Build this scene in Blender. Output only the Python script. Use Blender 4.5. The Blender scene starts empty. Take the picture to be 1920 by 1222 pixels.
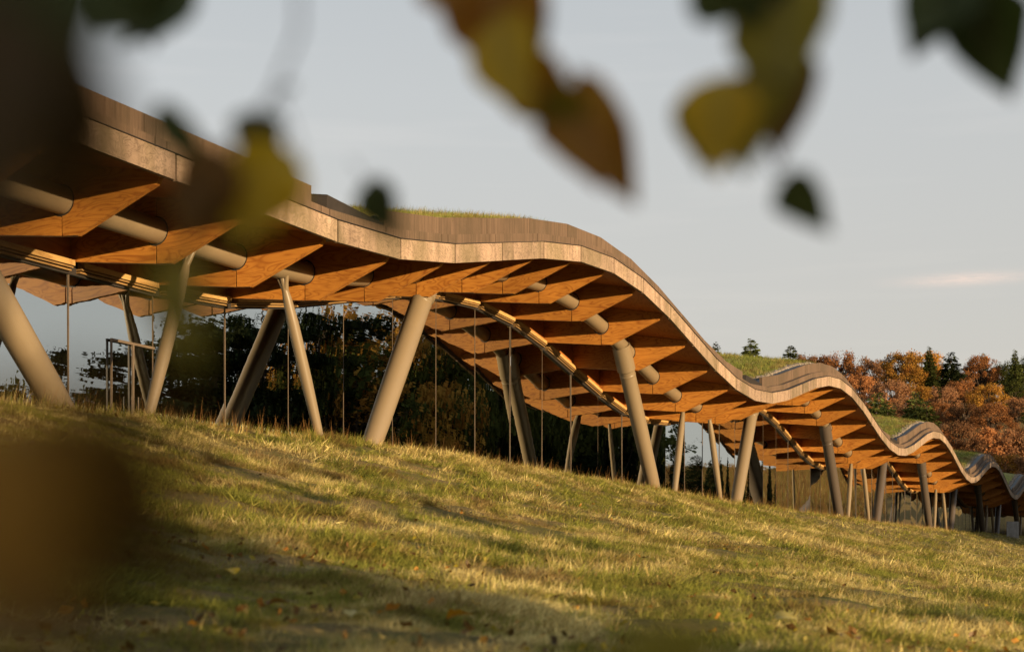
import bpy, bmesh, math, random
import numpy as np
from mathutils import Vector, Matrix, noise as mnoise

random.seed(7)
rng = np.random.default_rng(7)
C = bpy.context.scene.collection
SC = bpy.context.scene

# ------------------------------------------------------------------ camera, sky, sun, exposure
F = 2800.0                                   # focal length in pixels of a 1920 wide frame
TH = math.atan2(2235 - 960, F)               # the facade runs along +Y; the camera is turned left of it
CT, ST = math.cos(TH), math.sin(TH)
cam_d = bpy.data.cameras.new('camera')
cam = bpy.data.objects.new('camera', cam_d)
C.objects.link(cam)
cam.location = (0, 0, 0)
cam.rotation_euler = (math.radians(90), 0, TH)
cam_d.sensor_width = 36
cam_d.lens = 36 * F / 1920
cam_d.shift_y = (1062 - 611) / 1920
cam_d.clip_start = 0.05
cam_d.clip_end = 5000
cam_d.dof.use_dof = True
cam_d.dof.focus_distance = 46
cam_d.dof.aperture_fstop = 2.2
SC.camera = cam

SUN_EL, SUN_PHI = math.radians(3.6), math.radians(22)
SUN_DIR = Vector((math.cos(SUN_PHI) * math.cos(SUN_EL), -math.sin(SUN_PHI) * math.cos(SUN_EL), math.sin(SUN_EL)))
world = bpy.data.worlds.new('World')
SC.world = world
world.use_nodes = True
wn, wl = world.node_tree.nodes, world.node_tree.links
wn.clear()
w_out = wn.new('ShaderNodeOutputWorld')
w_bg = wn.new('ShaderNodeBackground')
w_bg.inputs['Strength'].default_value = 0.15
sky = wn.new('ShaderNodeTexSky')
sky.sky_type = 'NISHITA'
sky.sun_disc = False
sky.sun_elevation = SUN_EL
sky.sun_rotation = math.atan2(SUN_DIR.x, SUN_DIR.y)
sky.altitude = 100
sky.air_density = 1.0
sky.dust_density = 4.0
sky.ozone_density = 1.6
# a thin veil of high cloud over the whole sky, with a few faint streaks
w_tc = wn.new('ShaderNodeTexCoord')
w_map = wn.new('ShaderNodeMapping')
w_map.inputs['Scale'].default_value = (2.2, 2.2, 26)
w_noise = wn.new('ShaderNodeTexNoise')
w_noise.inputs['Scale'].default_value = 2.3
w_noise.inputs['Detail'].default_value = 5
w_ramp = wn.new('ShaderNodeValToRGB')
w_ramp.color_ramp.elements[0].position = 0.56
w_ramp.color_ramp.elements[0].color = (0, 0, 0, 1)
w_ramp.color_ramp.elements[1].position = 0.78
w_ramp.color_ramp.elements[1].color = (0.3, 0.3, 0.3, 1)
w_gray = wn.new('ShaderNodeHueSaturation')
w_gray.inputs['Saturation'].default_value = 0.42
w_mix = wn.new('ShaderNodeMixRGB')
w_mix.blend_type = 'MULTIPLY'
w_mul = wn.new('ShaderNodeMixRGB')
w_mul.blend_type = 'MULTIPLY'
w_mul.inputs['Fac'].default_value = 1
w_mul.inputs['Color2'].default_value = (2.3, 1.9, 1.7, 1)
wl.new(w_tc.outputs['Generated'], w_map.inputs['Vector'])
wl.new(w_map.outputs['Vector'], w_noise.inputs['Vector'])
wl.new(w_noise.outputs['Fac'], w_ramp.inputs['Fac'])
wl.new(sky.outputs['Color'], w_gray.inputs['Color'])
wl.new(w_gray.outputs['Color'], w_mul.inputs['Color1'])
w_cl = wn.new('ShaderNodeMixRGB')
wl.new(w_ramp.outputs['Color'], w_cl.inputs['Fac'])
wl.new(w_gray.outputs['Color'], w_cl.inputs['Color1'])
wl.new(w_mul.outputs['Color'], w_cl.inputs['Color2'])
# thin overcast haze all round, a little warmer low down
w_sep = wn.new('ShaderNodeSeparateXYZ')
wl.new(w_tc.outputs['Generated'], w_sep.inputs[0])
w_vr = wn.new('ShaderNodeValToRGB')
for _p, _c in ((0.0, (1.0, 0.91, 0.78)), (0.30, (0.83, 0.85, 0.85))):
    _e = w_vr.color_ramp.elements[0 if _p == 0.0 else 1]
    _e.position = _p
    _e.color = (*_c, 1)
_e = w_vr.color_ramp.elements.new(0.6)
_e.color = (0.52, 0.62, 0.72, 1)
wl.new(w_sep.outputs['Z'], w_vr.inputs['Fac'])
w_v2 = wn.new('ShaderNodeMixRGB')
w_v2.blend_type = 'MULTIPLY'
w_v2.inputs['Fac'].default_value = 1
w_v2.inputs['Color2'].default_value = (2.0, 2.0, 2.0, 1)
wl.new(w_vr.outputs['Color'], w_v2.inputs['Color1'])
w_veil = wn.new('ShaderNodeMixRGB')
w_veil.inputs['Fac'].default_value = 0.8
wl.new(w_cl.outputs['Color'], w_veil.inputs['Color1'])
wl.new(w_v2.outputs['Color'], w_veil.inputs['Color2'])
# one small sunlit streak of cloud low over the wood
_cd = Vector((CT * (1812 - 960) / F - ST, ST * (1812 - 960) / F + CT, (1062 - 523) / F)).normalized()
_cr = Vector((_cd.y, -_cd.x, 0)).normalized()
_cu = _cr.cross(_cd)
def w_math(op, a, b=None):
    nd = wn.new('ShaderNodeMath'); nd.operation = op
    for k_, v_ in ((0, a), (1, b)):
        if v_ is None: continue
        if isinstance(v_, bpy.types.NodeSocket): wl.new(v_, nd.inputs[k_])
        else: nd.inputs[k_].default_value = v_
    return nd.outputs[0]
def w_dot(vec):
    nd = wn.new('ShaderNodeVectorMath'); nd.operation = 'DOT_PRODUCT'
    wl.new(w_tc.outputs['Generated'], nd.inputs[0]); nd.inputs[1].default_value = vec
    return nd.outputs['Value']
_front = w_math('GREATER_THAN', w_dot(_cd), 0.5)
_wisp = wn.new('ShaderNodeTexNoise'); _wisp.inputs['Scale'].default_value = 60; _wisp.inputs['Detail'].default_value = 4
wl.new(w_map.outputs['Vector'], _wisp.inputs['Vector'])
_a = w_math('POWER', w_math('ABSOLUTE', w_math('DIVIDE', w_dot(_cr), 0.034)), 2.0)
_b = w_math('POWER', w_math('ABSOLUTE', w_math('DIVIDE', w_dot(_cu), 0.0036)), 2.0)
_g = w_math('POWER', 2.718, w_math('MULTIPLY', w_math('ADD', _a, _b), -1.0))
_g = w_math('MULTIPLY', w_math('MULTIPLY', _g, _front), w_math('MULTIPLY', _wisp.outputs['Fac'], 1.1))
w_cloud = wn.new('ShaderNodeMixRGB')
wl.new(_g, w_cloud.inputs['Fac'])
wl.new(w_veil.outputs['Color'], w_cloud.inputs['Color1'])
w_cloud.inputs['Color2'].default_value = (2.6, 2.05, 1.75, 1)
wl.new(w_cloud.outputs['Color'], w_bg.inputs['Color'])
wl.new(w_bg.outputs['Background'], w_out.inputs['Surface'])

sun_d = bpy.data.lights.new('sun', 'SUN')
sun_d.energy = 3.7
sun_d.angle = math.radians(0.6)
sun_d.color = (1.0, 0.76, 0.45)
sun = bpy.data.objects.new('sun', sun_d)
C.objects.link(sun)
sun.rotation_euler = SUN_DIR.to_track_quat('Z', 'Y').to_euler()

vs = SC.view_settings
vs.view_transform = 'Standard'
vs.look = 'None'
vs.gamma = 1
vs.use_curve_mapping = False
vs.exposure = 1.3
try:
    SC.cycles.use_denoising = True
    SC.cycles.denoiser = 'OPENIMAGEDENOISE'
    SC.cycles.max_bounces = 8
    SC.cycles.transparent_max_bounces = 24
    SC.cycles.caustics_reflective = False
    SC.cycles.caustics_refractive = False
    SC.cycles.sample_clamp_indirect = 6
except Exception:
    pass

# ------------------------------------------------------------------ helpers
def view_point(px, py, depth):
    """world position of a spot seen at (px, py) of the photograph, depth metres ahead"""
    xc = (px - 960) / F * depth
    zc = (1062 - py) / F * depth
    return Vector((CT * xc - ST * depth, ST * xc + CT * depth, zc))

def mesh(name, verts, faces, smooth=False):
    me = bpy.data.meshes.new(name)
    me.from_pydata([tuple(v) for v in verts], [], faces)
    me.update()
    if smooth:
        me.polygons.foreach_set('use_smooth', [True] * len(me.polygons))
    return me

def link(name, me, mat=None, parent=None, loc=(0, 0, 0), kind=None):
    o = bpy.data.objects.new(name, me)
    C.objects.link(o)
    o.location = loc
    if parent is not None:
        o.parent = parent
    if mat is not None and not me.materials:
        me.materials.append(mat)
    if kind:
        o['kind'] = kind
    return o

def thing(name, label, cat, loc=(0, 0, 0), group=None):
    o = bpy.data.objects.new(name, None)
    o.empty_display_size = 0.3
    C.objects.link(o)
    o.location = loc
    o['label'] = label
    o['category'] = cat
    if group:
        o['group'] = group
    return o

class MB:
    def __init__(s):
        s.v, s.f = [], []
    def add(s, vs_, fs_):
        b = len(s.v)
        s.v.extend(vs_)
        s.f.extend([tuple(i + b for i in f) for f in fs_])
    def hexa(s, p):                      # p: 4 lower + 4 upper corners, same winding
        s.add(p, [(3, 2, 1, 0), (4, 5, 6, 7), (0, 1, 5, 4), (1, 2, 6, 5), (2, 3, 7, 6), (3, 0, 4, 7)])
    def box(s, x0, x1, y0, y1, z0, z1):
        s.hexa([(x0, y0, z0), (x1, y0, z0), (x1, y1, z0), (x0, y1, z0), (x0, y0, z1), (x1, y0, z1), (x1, y1, z1), (x0, y1, z1)])
    def prism(s, poly, y0, y1):          # poly of (x, z) extruded along y
        n = len(poly)
        vs_ = [(p[0], y0, p[1]) for p in poly] + [(p[0], y1, p[1]) for p in poly]
        fs_ = [tuple(range(n)), tuple(range(2 * n - 1, n - 1, -1))]
        fs_ += [(i, i + n, (i + 1) % n + n, (i + 1) % n) for i in range(n)]
        s.add(vs_, fs_)
    def tube(s, pts, rad, n=10, caps=True):
        pts = [Vector(p) for p in pts]
        b = len(s.v)
        up = None
        for k, p in enumerate(pts):
            d = (pts[min(k + 1, len(pts) - 1)] - pts[max(k - 1, 0)]).normalized()
            if up is None:
                up = d.orthogonal().normalized()
            up = (up - d * up.dot(d)).normalized()
            w = d.cross(up)
            for j in range(n):
                a = 2 * math.pi * j / n
                s.v.append(tuple(p + (up * math.cos(a) + w * math.sin(a)) * rad[k]))
        for k in range(len(pts) - 1):
            for j in range(n):
                s.f.append((b + k * n + j, b + k * n + (j + 1) % n, b + (k + 1) * n + (j + 1) % n, b + (k + 1) * n + j))
        if caps:
            s.f.append(tuple(b + j for j in range(n - 1, -1, -1)))
            s.f.append(tuple(b + (len(pts) - 1) * n + j for j in range(n)))
    def mesh(s, name, smooth=False):
        return mesh(name, s.v, s.f, smooth)

def smooth_by_angle(me, deg=35):
    bm = bmesh.new()
    bm.from_mesh(me)
    for f in bm.faces:
        f.smooth = True
    lim = math.radians(deg)
    for e in bm.edges:
        if len(e.link_faces) == 2 and e.calc_face_angle(0) > lim:
            e.smooth = False
    bm.to_mesh(me)
    bm.free()
    return me

# ------------------------------------------------------------------ materials
class NT:
    def __init__(s, name):
        s.m = bpy.data.materials.new(name)
        s.m.use_nodes = True
        s.n, s.l = s.m.node_tree.nodes, s.m.node_tree.links
        s.n.clear()
        s.out = s.n.new('ShaderNodeOutputMaterial')
    def node(s, t, ins=None, **kw):
        nd = s.n.new(t)
        for k, v in kw.items():
            setattr(nd, k, v)
        for k, v in (ins or {}).items():
            if isinstance(v, bpy.types.NodeSocket):
                s.l.new(v, nd.inputs[k])
            else:
                nd.inputs[k].default_value = v
        return nd
    def noise(s, vec, scale, detail=4, rough=0.55, dist=0.0):
        return s.node('ShaderNodeTexNoise', {'Vector': vec, 'Scale': scale, 'Detail': detail, 'Roughness': rough, 'Distortion': dist}).outputs['Fac']
    def mapping(s, vec, sc=(1, 1, 1), loc=(0, 0, 0)):
        return s.node('ShaderNodeMapping', {'Vector': vec, 'Scale': sc, 'Location': loc}).outputs['Vector']
    def ramp(s, fac, stops):
        nd = s.node('ShaderNodeValToRGB', {'Fac': fac})
        cr = nd.color_ramp
        while len(cr.elements) < len(stops):
            cr.elements.new(0.5)
        for e, (p, c) in zip(cr.elements, stops):
            e.position = p
            e.color = (c, c, c, 1) if isinstance(c, (int, float)) else (*c, 1)
        return nd.outputs['Color']
    def mix(s, fac, a, b, mode='MIX'):
        nd = s.n.new('ShaderNodeMixRGB')
        nd.blend_type = mode
        for k, v in (('Fac', fac), ('Color1', a), ('Color2', b)):
            if isinstance(v, bpy.types.NodeSocket):
                s.l.new(v, nd.inputs[k])
            else:
                nd.inputs[k].default_value = v if isinstance(v, (int, float)) else (*v, 1)
        return nd.outputs['Color']
    def math(s, op, a, b=0.0):
        nd = s.n.new('ShaderNodeMath')
        nd.operation = op
        for k, v in ((0, a), (1, b)):
            if isinstance(v, bpy.types.NodeSocket):
                s.l.new(v, nd.inputs[k])
            else:
                nd.inputs[k].default_value = v
        return nd.outputs[0]
    def bump(s, h, strength=0.3, dist=0.02):
        return s.node('ShaderNodeBump', {'Height': h, 'Strength': strength, 'Distance': dist}).outputs['Normal']
    def objvec(s, jitter=50.0):
        tc = s.node('ShaderNodeTexCoord')
        oi = s.node('ShaderNodeObjectInfo')
        off = s.math('MULTIPLY', oi.outputs['Random'], jitter)
        cb = s.node('ShaderNodeCombineXYZ', {'X': off, 'Y': off, 'Z': off})
        va = s.node('ShaderNodeVectorMath', {0: tc.outputs['Object'], 1: cb.outputs[0]}, operation='ADD')
        return va.outputs[0], oi.outputs['Random']
    def principled(s, **kw):
        nd = s.n.new('ShaderNodeBsdfPrincipled')
        for k, v in kw.items():
            k = k.replace('_', ' ')
            if k == 'Specular':
                k = 'Specular IOR Level'
            if isinstance(v, bpy.types.NodeSocket):
                s.l.new(v, nd.inputs[k])
            elif k == 'Base Color':
                nd.inputs[k].default_value = (*v, 1)
            else:
                nd.inputs[k].default_value = v
        return nd.outputs[0]
    def done(s, sh):
        s.l.new(sh, s.out.inputs['Surface'])
        return s.m

def mat_ply(name, light, dark, grain_sc=(0.55, 1, 2.4), rough=0.55):
    t = NT(name)
    v, rnd = t.objvec()
    m = t.mapping(v, grain_sc)
    wob = t.noise(m, 1.0, 2, 0.5, 1.1)
    rings = t.math('MULTIPLY', wob, 9.0)
    saw = t.math('PINGPONG', rings, 0.5)
    fig = t.ramp(saw, [(0.0, 1.0), (0.16, 0.35), (0.5, 0.0)])
    fine = t.noise(t.mapping(v, (3, 3, 60)), 3.0, 3)
    base = t.mix(t.ramp(t.noise(v, 0.9, 3), [(0.3, 0.0), (0.75, 1.0)]), light, tuple(a * 0.78 for a in light))
    col = t.mix(t.math('MULTIPLY', fig, 0.75), base, dark)
    col = t.mix(t.math('MULTIPLY', fine, 0.22), col, dark)
    sh = t.math('ADD', t.math('MULTIPLY', rnd, 0.3), 0.85)
    col = t.mix(1.0, col, t.node('ShaderNodeCombineColor', {0: sh, 1: sh, 2: sh}).outputs[0], 'MULTIPLY')
    return t.done(t.principled(Base_Color=col, Roughness=rough, Specular=0.3, Normal=t.bump(fig, 0.12, 0.004)))

def mat_weathered(name, light, dark, green, stain=0.6, streak=9.0, fig_amt=0.5, var=0.35):
    t = NT(name)
    v, rnd = t.objvec()
    wob = t.noise(t.mapping(v, (1, 0.9, 1.4)), 1.9, 2, 0.5, 1.5)
    saw = t.math('PINGPONG', t.math('MULTIPLY', wob, 9.0), 0.5)
    fig = t.ramp(saw, [(0.0, 1.0), (0.16, 0.3), (0.5, 0.0)])
    streaks = t.ramp(t.noise(t.mapping(v, (streak, streak, 0.55)), 1.0, 5, 0.65), [(0.42, 0.0), (0.68, 1.0)])
    patch = t.ramp(t.noise(t.mapping(v, (0.75, 0.75, 0.35)), 1.0, 4, 0.6), [(0.45, 0.0), (0.62, 1.0)])
    speck = t.noise(v, 42, 3, 0.7)
    col = t.mix(t.math('MULTIPLY', fig, fig_amt), light, tuple(a * 0.45 for a in light))
    col = t.mix(t.math('MULTIPLY', streaks, stain), col, dark)
    gp = t.math('MULTIPLY', patch, t.ramp(speck, [(0.35, 0.35), (0.6, 1.0)]))
    col = t.mix(t.math('MULTIPLY', gp, 0.75), col, green)
    sh = t.math('ADD', t.math('MULTIPLY', rnd, var), 1.0 - var * 0.55)
    col = t.mix(1.0, col, t.node('ShaderNodeCombineColor', {0: sh, 1: sh, 2: sh}).outputs[0], 'MULTIPLY')
    h = t.math('ADD', t.math('MULTIPLY', fig, -0.6), speck)
    return t.done(t.principled(Base_Color=col, Roughness=0.75, Specular=0.25, Normal=t.bump(h, 0.25, 0.006)))

def mat_paint(name, col, rough=0.38):
    t = NT(name)
    v, rnd = t.objvec()
    n = t.noise(v, 2.5, 4)
    dust = t.ramp(n, [(0.35, 0.0), (0.75, 1.0)])
    c = t.mix(t.math('MULTIPLY', dust, 0.3), col, tuple(a * 0.78 for a in col))
    r = t.math('ADD', t.math('MULTIPLY', n, 0.25), rough - 0.1)
    return t.done(t.principled(Base_Color=c, Roughness=r, Specular=0.4, Normal=t.bump(t.noise(v, 5, 2), 0.04, 0.01)))

def mat_plain(name, col, rough=0.7, spec=0.3, var=0.3, scale=4.0):
    t = NT(name)
    v, rnd = t.objvec()
    c = t.mix(t.ramp(t.noise(v, scale, 4), [(0.3, 0.0), (0.75, 1.0)]), col, tuple(a * (1 - var) for a in col))
    return t.done(t.principled(Base_Color=c, Roughness=rough, Specular=spec))

M_PLY = mat_ply('ply_beam', (0.58, 0.240, 0.040), (0.22, 0.058, 0.008))
M_DECK = mat_ply('ply_deck', (0.44, 0.155, 0.034), (0.22, 0.06, 0.012), (1.2, 0.4, 1))
M_BOARD = mat_ply('pale_board', (0.60, 0.36, 0.13), (0.34, 0.17, 0.05), (3, 0.3, 3))
M_SLAT = mat_ply('slat_timber', (0.34, 0.20, 0.075), (0.2, 0.1, 0.03), (3, 0.3, 3))
M_FASCIA = mat_weathered('weathered_fascia', (0.39, 0.262, 0.176), (0.115, 0.072, 0.044), (0.12, 0.092, 0.04), 0.62, 3.0, 0.95)
M_UPST = mat_weathered('weathered_upstand', (0.150, 0.094, 0.058), (0.050, 0.030, 0.018), (0.07, 0.048, 0.026), 0.65, 20.0, 0.12, 0.10)
M_STEEL = mat_paint('tan_paint', (0.205, 0.148, 0.086))
M_DARK = mat_plain('dark_steel', (0.035, 0.027, 0.022), 0.6)
M_MULL = mat_plain('bronze_mullion', (0.17, 0.12, 0.08), 0.4, 0.5)
M_DOT = mat_plain('frosted_dots', (0.10, 0.13, 0.09), 0.8)
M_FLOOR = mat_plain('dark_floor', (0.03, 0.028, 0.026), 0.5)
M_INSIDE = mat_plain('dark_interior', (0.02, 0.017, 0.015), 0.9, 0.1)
M_MEMBRANE = mat_plain('roof_membrane', (0.06, 0.065, 0.072), 0.6)
M_STONE = mat_plain('stones', (0.30, 0.24, 0.19), 0.85, 0.2, 0.6, 7)
M_CONC = mat_plain('grey_boards', (0.32, 0.30, 0.28), 0.85, 0.2, 0.35, 2)

def mat_glass():
    t = NT('reflective_glass')
    tc = t.node('ShaderNodeTexCoord')
    # slow roller-wave distortion of tempered glass
    w = t.noise(t.mapping(tc.outputs['Object'], (0.45, 0.45, 3.6)), 1.1, 2, 0.45)
    nrm = t.bump(w, 0.022, 0.05)
    gl = t.node('ShaderNodeBsdfGlossy', {'Color': (0.86, 0.93, 0.95, 1), 'Roughness': 0.0, 'Normal': nrm})
    tr = t.node('ShaderNodeBsdfTransparent', {'Color': (0.10, 0.11, 0.11, 1)})
    lw = t.node('ShaderNodeFresnel', {'IOR': 1.9, 'Normal': nrm})
    fac = t.math('ADD', t.math('MULTIPLY', lw.outputs[0], 0.5), 0.60)
    mx = t.node('ShaderNodeMixShader', {0: fac, 1: tr.outputs[0], 2: gl.outputs[0]})
    return t.done(mx.outputs[0])
M_GLASS = mat_glass()

def mat_ground():
    t = NT('meadow_ground')
    g = t.node('ShaderNodeNewGeometry')
    p = g.outputs['Position']
    big = t.noise(p, 0.16, 5, 0.6)
    mid = t.noise(p, 1.1, 5, 0.65)
    fine = t.noise(t.mapping(p, (1, 2.4, 1)), 16, 5, 0.75)
    straw = t.mix(t.ramp(fine, [(0.3, 0.0), (0.7, 1.0)]), (0.085, 0.052, 0.024), (0.34, 0.235, 0.095))
    green = t.mix(t.ramp(fine, [(0.3, 0.0), (0.7, 1.0)]), (0.04, 0.055, 0.012), (0.16, 0.15, 0.04))
    c = t.mix(t.ramp(mid, [(0.40, 0.0), (0.62, 1.0)]), straw, green)
    c = t.mix(t.ramp(big, [(0.35, 0.0), (0.7, 0.45)]), c, (0.13, 0.08, 0.035))
    sy = t.node('ShaderNodeSeparateXYZ', {0: p})
    far = t.ramp(t.math('MULTIPLY', sy.outputs[1], 0.001), [(0.165, 0.0), (0.19, 1.0)])
    c = t.mix(far, c, t.mix(mid, (0.13, 0.078, 0.026), (0.30, 0.19, 0.065)))      # rough golden pasture past the building
    return t.done(t.principled(Base_Color=c, Roughness=0.95, Specular=0.1, Normal=t.bump(fine, 0.8, 0.05)))
M_GROUND = mat_ground()

def mat_blade(name, straw=((0.30, 0.185, 0.06), (0.62, 0.45, 0.18)), green=((0.07, 0.10, 0.018), (0.26, 0.255, 0.06)), bias=0.5):
    t = NT(name)
    g = t.node('ShaderNodeNewGeometry')
    p = g.outputs['Position']
    at = t.node('ShaderNodeAttribute', attribute_name='tint')
    tint = at.outputs['Fac']
    big = t.noise(t.mapping(p, (1, 0.6, 1)), 0.42, 4, 0.6)
    mid = t.noise(p, 2.1, 4, 0.6)
    oi = t.node('ShaderNodeObjectInfo')
    sel = t.math('ADD', t.math('ADD', t.math('MULTIPLY', big, 1.1), t.math('MULTIPLY', mid, 0.8)), t.math('MULTIPLY', tint, 0.15))
    fac = t.ramp(sel, [(bias + 0.42, 0.0), (bias + 0.58, 1.0)])
    s_ = t.mix(tint, straw[0], straw[1])
    g_ = t.mix(tint, green[0], green[1])
    c = t.mix(fac, s_, g_)
    br = t.ramp(t.noise(t.mapping(p, (1, 1, 1), (7, 3, 0)), 0.75, 5, 0.65), [(0.48, 0.0), (0.64, 0.8)])
    c = t.mix(br, c, (0.16, 0.085, 0.035))
    df = t.node('ShaderNodeBsdfDiffuse', {'Color': c})
    tl = t.node('ShaderNodeBsdfTranslucent', {'Color': c})
    mx = t.node('ShaderNodeMixShader', {0: 0.28, 1: df.outputs[0], 2: tl.outputs[0]})
    return t.done(mx.outputs[0])
M_BLADE = mat_blade('grass_blade', ((0.33, 0.225, 0.07), (0.95, 0.77, 0.31)), ((0.085, 0.098, 0.014), (0.38, 0.35, 0.07)), 0.576)
M_TURF = mat_blade('roof_grass_blade', ((0.30, 0.21, 0.07), (0.66, 0.50, 0.20)), ((0.09, 0.115, 0.02), (0.38, 0.38, 0.09)), 0.42)
M_STALK = mat_blade('dry_stalk', ((0.24, 0.11, 0.035), (0.50, 0.27, 0.09)), ((0.20, 0.12, 0.03), (0.3, 0.2, 0.05)), 0.6)

def mat_foliage(name, a, b, c3, transl=0.25):
    t = NT(name)
    at = t.node('ShaderNodeAttribute', attribute_name='tint')
    tint = at.outputs['Fac']
    tc = t.node('ShaderNodeTexCoord')
    oi = t.node('ShaderNodeObjectInfo')
    col = t.mix(tint, a, b)
    n = t.noise(tc.outputs['Object'], 0.55, 3)
    col = t.mix(t.ramp(n, [(0.42, 0.0), (0.7, 0.8)]), col, c3)
    sh = t.math('ADD', t.math('MULTIPLY', oi.outputs['Random'], 0.75), 0.55)
    col = t.mix(1.0, col, t.node('ShaderNodeCombineColor', {0: sh, 1: sh, 2: sh}).outputs[0], 'MULTIPLY')
    df = t.node('ShaderNodeBsdfDiffuse', {'Color': col})
    tl = t.node('ShaderNodeBsdfTranslucent', {'Color': col})
    mx = t.node('ShaderNodeMixShader', {0: transl, 1: df.outputs[0], 2: tl.outputs[0]})
    return t.done(mx.outputs[0])
FOL = {
    'rust': mat_foliage('rust_foliage', (0.20, 0.085, 0.032), (0.42, 0.185, 0.068), (0.30, 0.115, 0.042)),
    'brown': mat_foliage('brown_foliage', (0.15, 0.075, 0.038), (0.31, 0.16, 0.075), (0.23, 0.10, 0.045)),
    'gold': mat_foliage('gold_foliage', (0.24, 0.115, 0.022), (0.50, 0.27, 0.05), (0.36, 0.14, 0.03)),
    'green': mat_foliage('green_foliage', (0.035, 0.048, 0.014), (0.13, 0.13, 0.032), (0.07, 0.075, 0.018)),
    'conifer': mat_foliage('conifer_foliage', (0.04, 0.06, 0.018), (0.16, 0.17, 0.045), (0.09, 0.10, 0.028)),
    'pine': mat_foliage('dark_pine_foliage', (0.012, 0.020, 0.010), (0.045, 0.055, 0.020), (0.03, 0.03, 0.012)),
}
M_BARK = mat_plain('bark', (0.085, 0.062, 0.045), 0.9, 0.1, 0.5, 3)

def mat_leaf(name, col, col2, vein):
    t = NT(name)
    v, rnd = t.objvec()
    n = t.ramp(t.noise(v, 14, 3), [(0.35, 0.0), (0.65, 1.0)])
    c = t.mix(n, col, col2)
    tc = t.node('ShaderNodeTexCoord')
    sp = t.node('ShaderNodeSeparateXYZ', {0: tc.outputs['Object']})
    mid = t.ramp(t.math('ABSOLUTE', sp.outputs[0]), [(0.0, 1.0), (0.02, 0.0)])
    c = t.mix(t.math('MULTIPLY', mid, 0.6), c, vein)
    p = t.principled(Base_Color=c, Roughness=0.5, Specular=0.3)
    tl = t.node('ShaderNodeBsdfTranslucent', {'Color': c})
    mx = t.node('ShaderNodeMixShader', {0: 0.35, 1: p, 2: tl.outputs[0]})
    return t.done(mx.outputs[0])
LEAFM = {
    'green': mat_leaf('dark_green_leaf', (0.035, 0.055, 0.008), (0.06, 0.075, 0.012), (0.1, 0.1, 0.03)),
    'olive': mat_leaf('olive_leaf', (0.24, 0.18, 0.006), (0.34, 0.25, 0.008), (0.3, 0.24, 0.05)),
    'yellow': mat_leaf('yellow_leaf', (0.68, 0.43, 0.008), (0.72, 0.42, 0.01), (0.6, 0.42, 0.06)),
    'orange': mat_leaf('orange_leaf', (0.46, 0.22, 0.010), (0.36, 0.13, 0.008), (0.4, 0.2, 0.05)),
    'brown': mat_leaf('brown_leaf', (0.12, 0.060, 0.010), (0.17, 0.075, 0.010), (0.2, 0.1, 0.03)),
    'dark': mat_leaf('dark_brown_leaf', (0.055, 0.032, 0.004), (0.085, 0.042, 0.004), (0.1, 0.05, 0.01)),
    'pale': mat_leaf('pale_yellow_leaf', (0.52, 0.42, 0.13), (0.46, 0.34, 0.08), (0.6, 0.5, 0.2)),
}

# ------------------------------------------------------------------ terrain
P_EDGE = 17.85                    # the roof edge stands at x = -P_EDGE
X_GLASS = -P_EDGE - 5.25
def interp(x, pts):
    return np.interp(x, [p[0] for p in pts], [p[1] for p in pts])
def sstep(a, b, x):
    t = np.clip((x - a) / (b - a), 0, 1)
    return t * t * (3 - 2 * t)
CREST = [(-60, 3.3), (8, 2.95), (25, 2.98), (35, 3.18), (46, 3.06), (60, 2.93), (72, 2.90), (97, 2.92), (110, 2.96), (132, 3.12), (160, 3.45), (200, 3.8)]
XC = -19.9
def smooth_crest(y):
    return (interp(y - 3, CREST) + interp(y, CREST) + interp(y + 3, CREST)) / 3
PROF = [(-19.9, 0.0), (-19.0, 0.015), (-18, 0.06), (-16, 0.19), (-14, 0.345), (-12, 0.48), (-10, 0.605), (-8, 0.715), (-6, 0.81), (-4, 0.885), (-2, 0.945), (0, 1.0)]
def ground(x, y):
    x = np.asarray(x, float); y = np.asarray(y, float)
    hc = smooth_crest(y)
    low = -0.75
    k = interp(np.clip(x, XC, 0), PROF)
    k = (k + interp(np.clip(x - 0.6, XC, 0), PROF) + interp(np.clip(x + 0.6, XC, 0), PROF)) / 3
    h = hc + (low - hc) * k
    h = np.where(x < XC, hc - 0.28 * sstep(0, 1.6, XC - x), h)          # level floor strip under the eaves
    h = np.where(x > 0, h - 0.028 * np.clip(x, 0, 30), h)
    # golden pasture rising away to the east, well to the side of the building
    h = h + 0.085 * np.clip(x - 70, 0, 170) * sstep(60, 130, y)
    # the hill that carries the wood, beyond the far end of the building
    hill = 0.185 * np.clip(y - 205, 0, 210)
    soft = sstep(-14, 22, x)                                             # gentler towards the open pasture
    h = h + hill * (1 - soft) + soft * 0.125 * np.clip(y - 180, 0, 230)
    return h
def gz(x, y):
    return float(ground(x, y))

def axis(segs):
    out = []
    for a, b, st in segs:
        n = max(1, int(round((b - a) / st)))
        out += [a + (b - a) * i / n for i in range(n)]
    return np.array(out + [segs[-1][1]])
gx = axis([(-900, -120, 40), (-120, -30, 6), (-30, -22, 1.0), (-22, 3, 0.3), (3, 30, 2), (30, 120, 8), (120, 900, 40)])
gy = axis([(-400, -20, 20), (-20, 2, 2), (2, 36, 0.35), (36, 80, 0.8), (80, 220, 3), (220, 460, 8), (460, 1600, 60)])
GX, GY = np.meshgrid(gx, gy, indexing='ij')
GZ = ground(GX, GY)
bump = np.zeros_like(GZ)
near = (GX > -24) & (GX < 4) & (GY > 0) & (GY < 110)
for i, j in zip(*np.where(near)):
    v = Vector((GX[i, j], GY[i, j], 0))
    bump[i, j] = 0.09 * mnoise.noise(v * 0.5) + 0.085 * mnoise.noise(v * 1.3) + 0.03 * mnoise.noise(v * 2.6)
bump *= sstep(-20.6, -19.0, GX)
GZB = GZ + bump
nx, ny = len(gx), len(gy)
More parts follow.
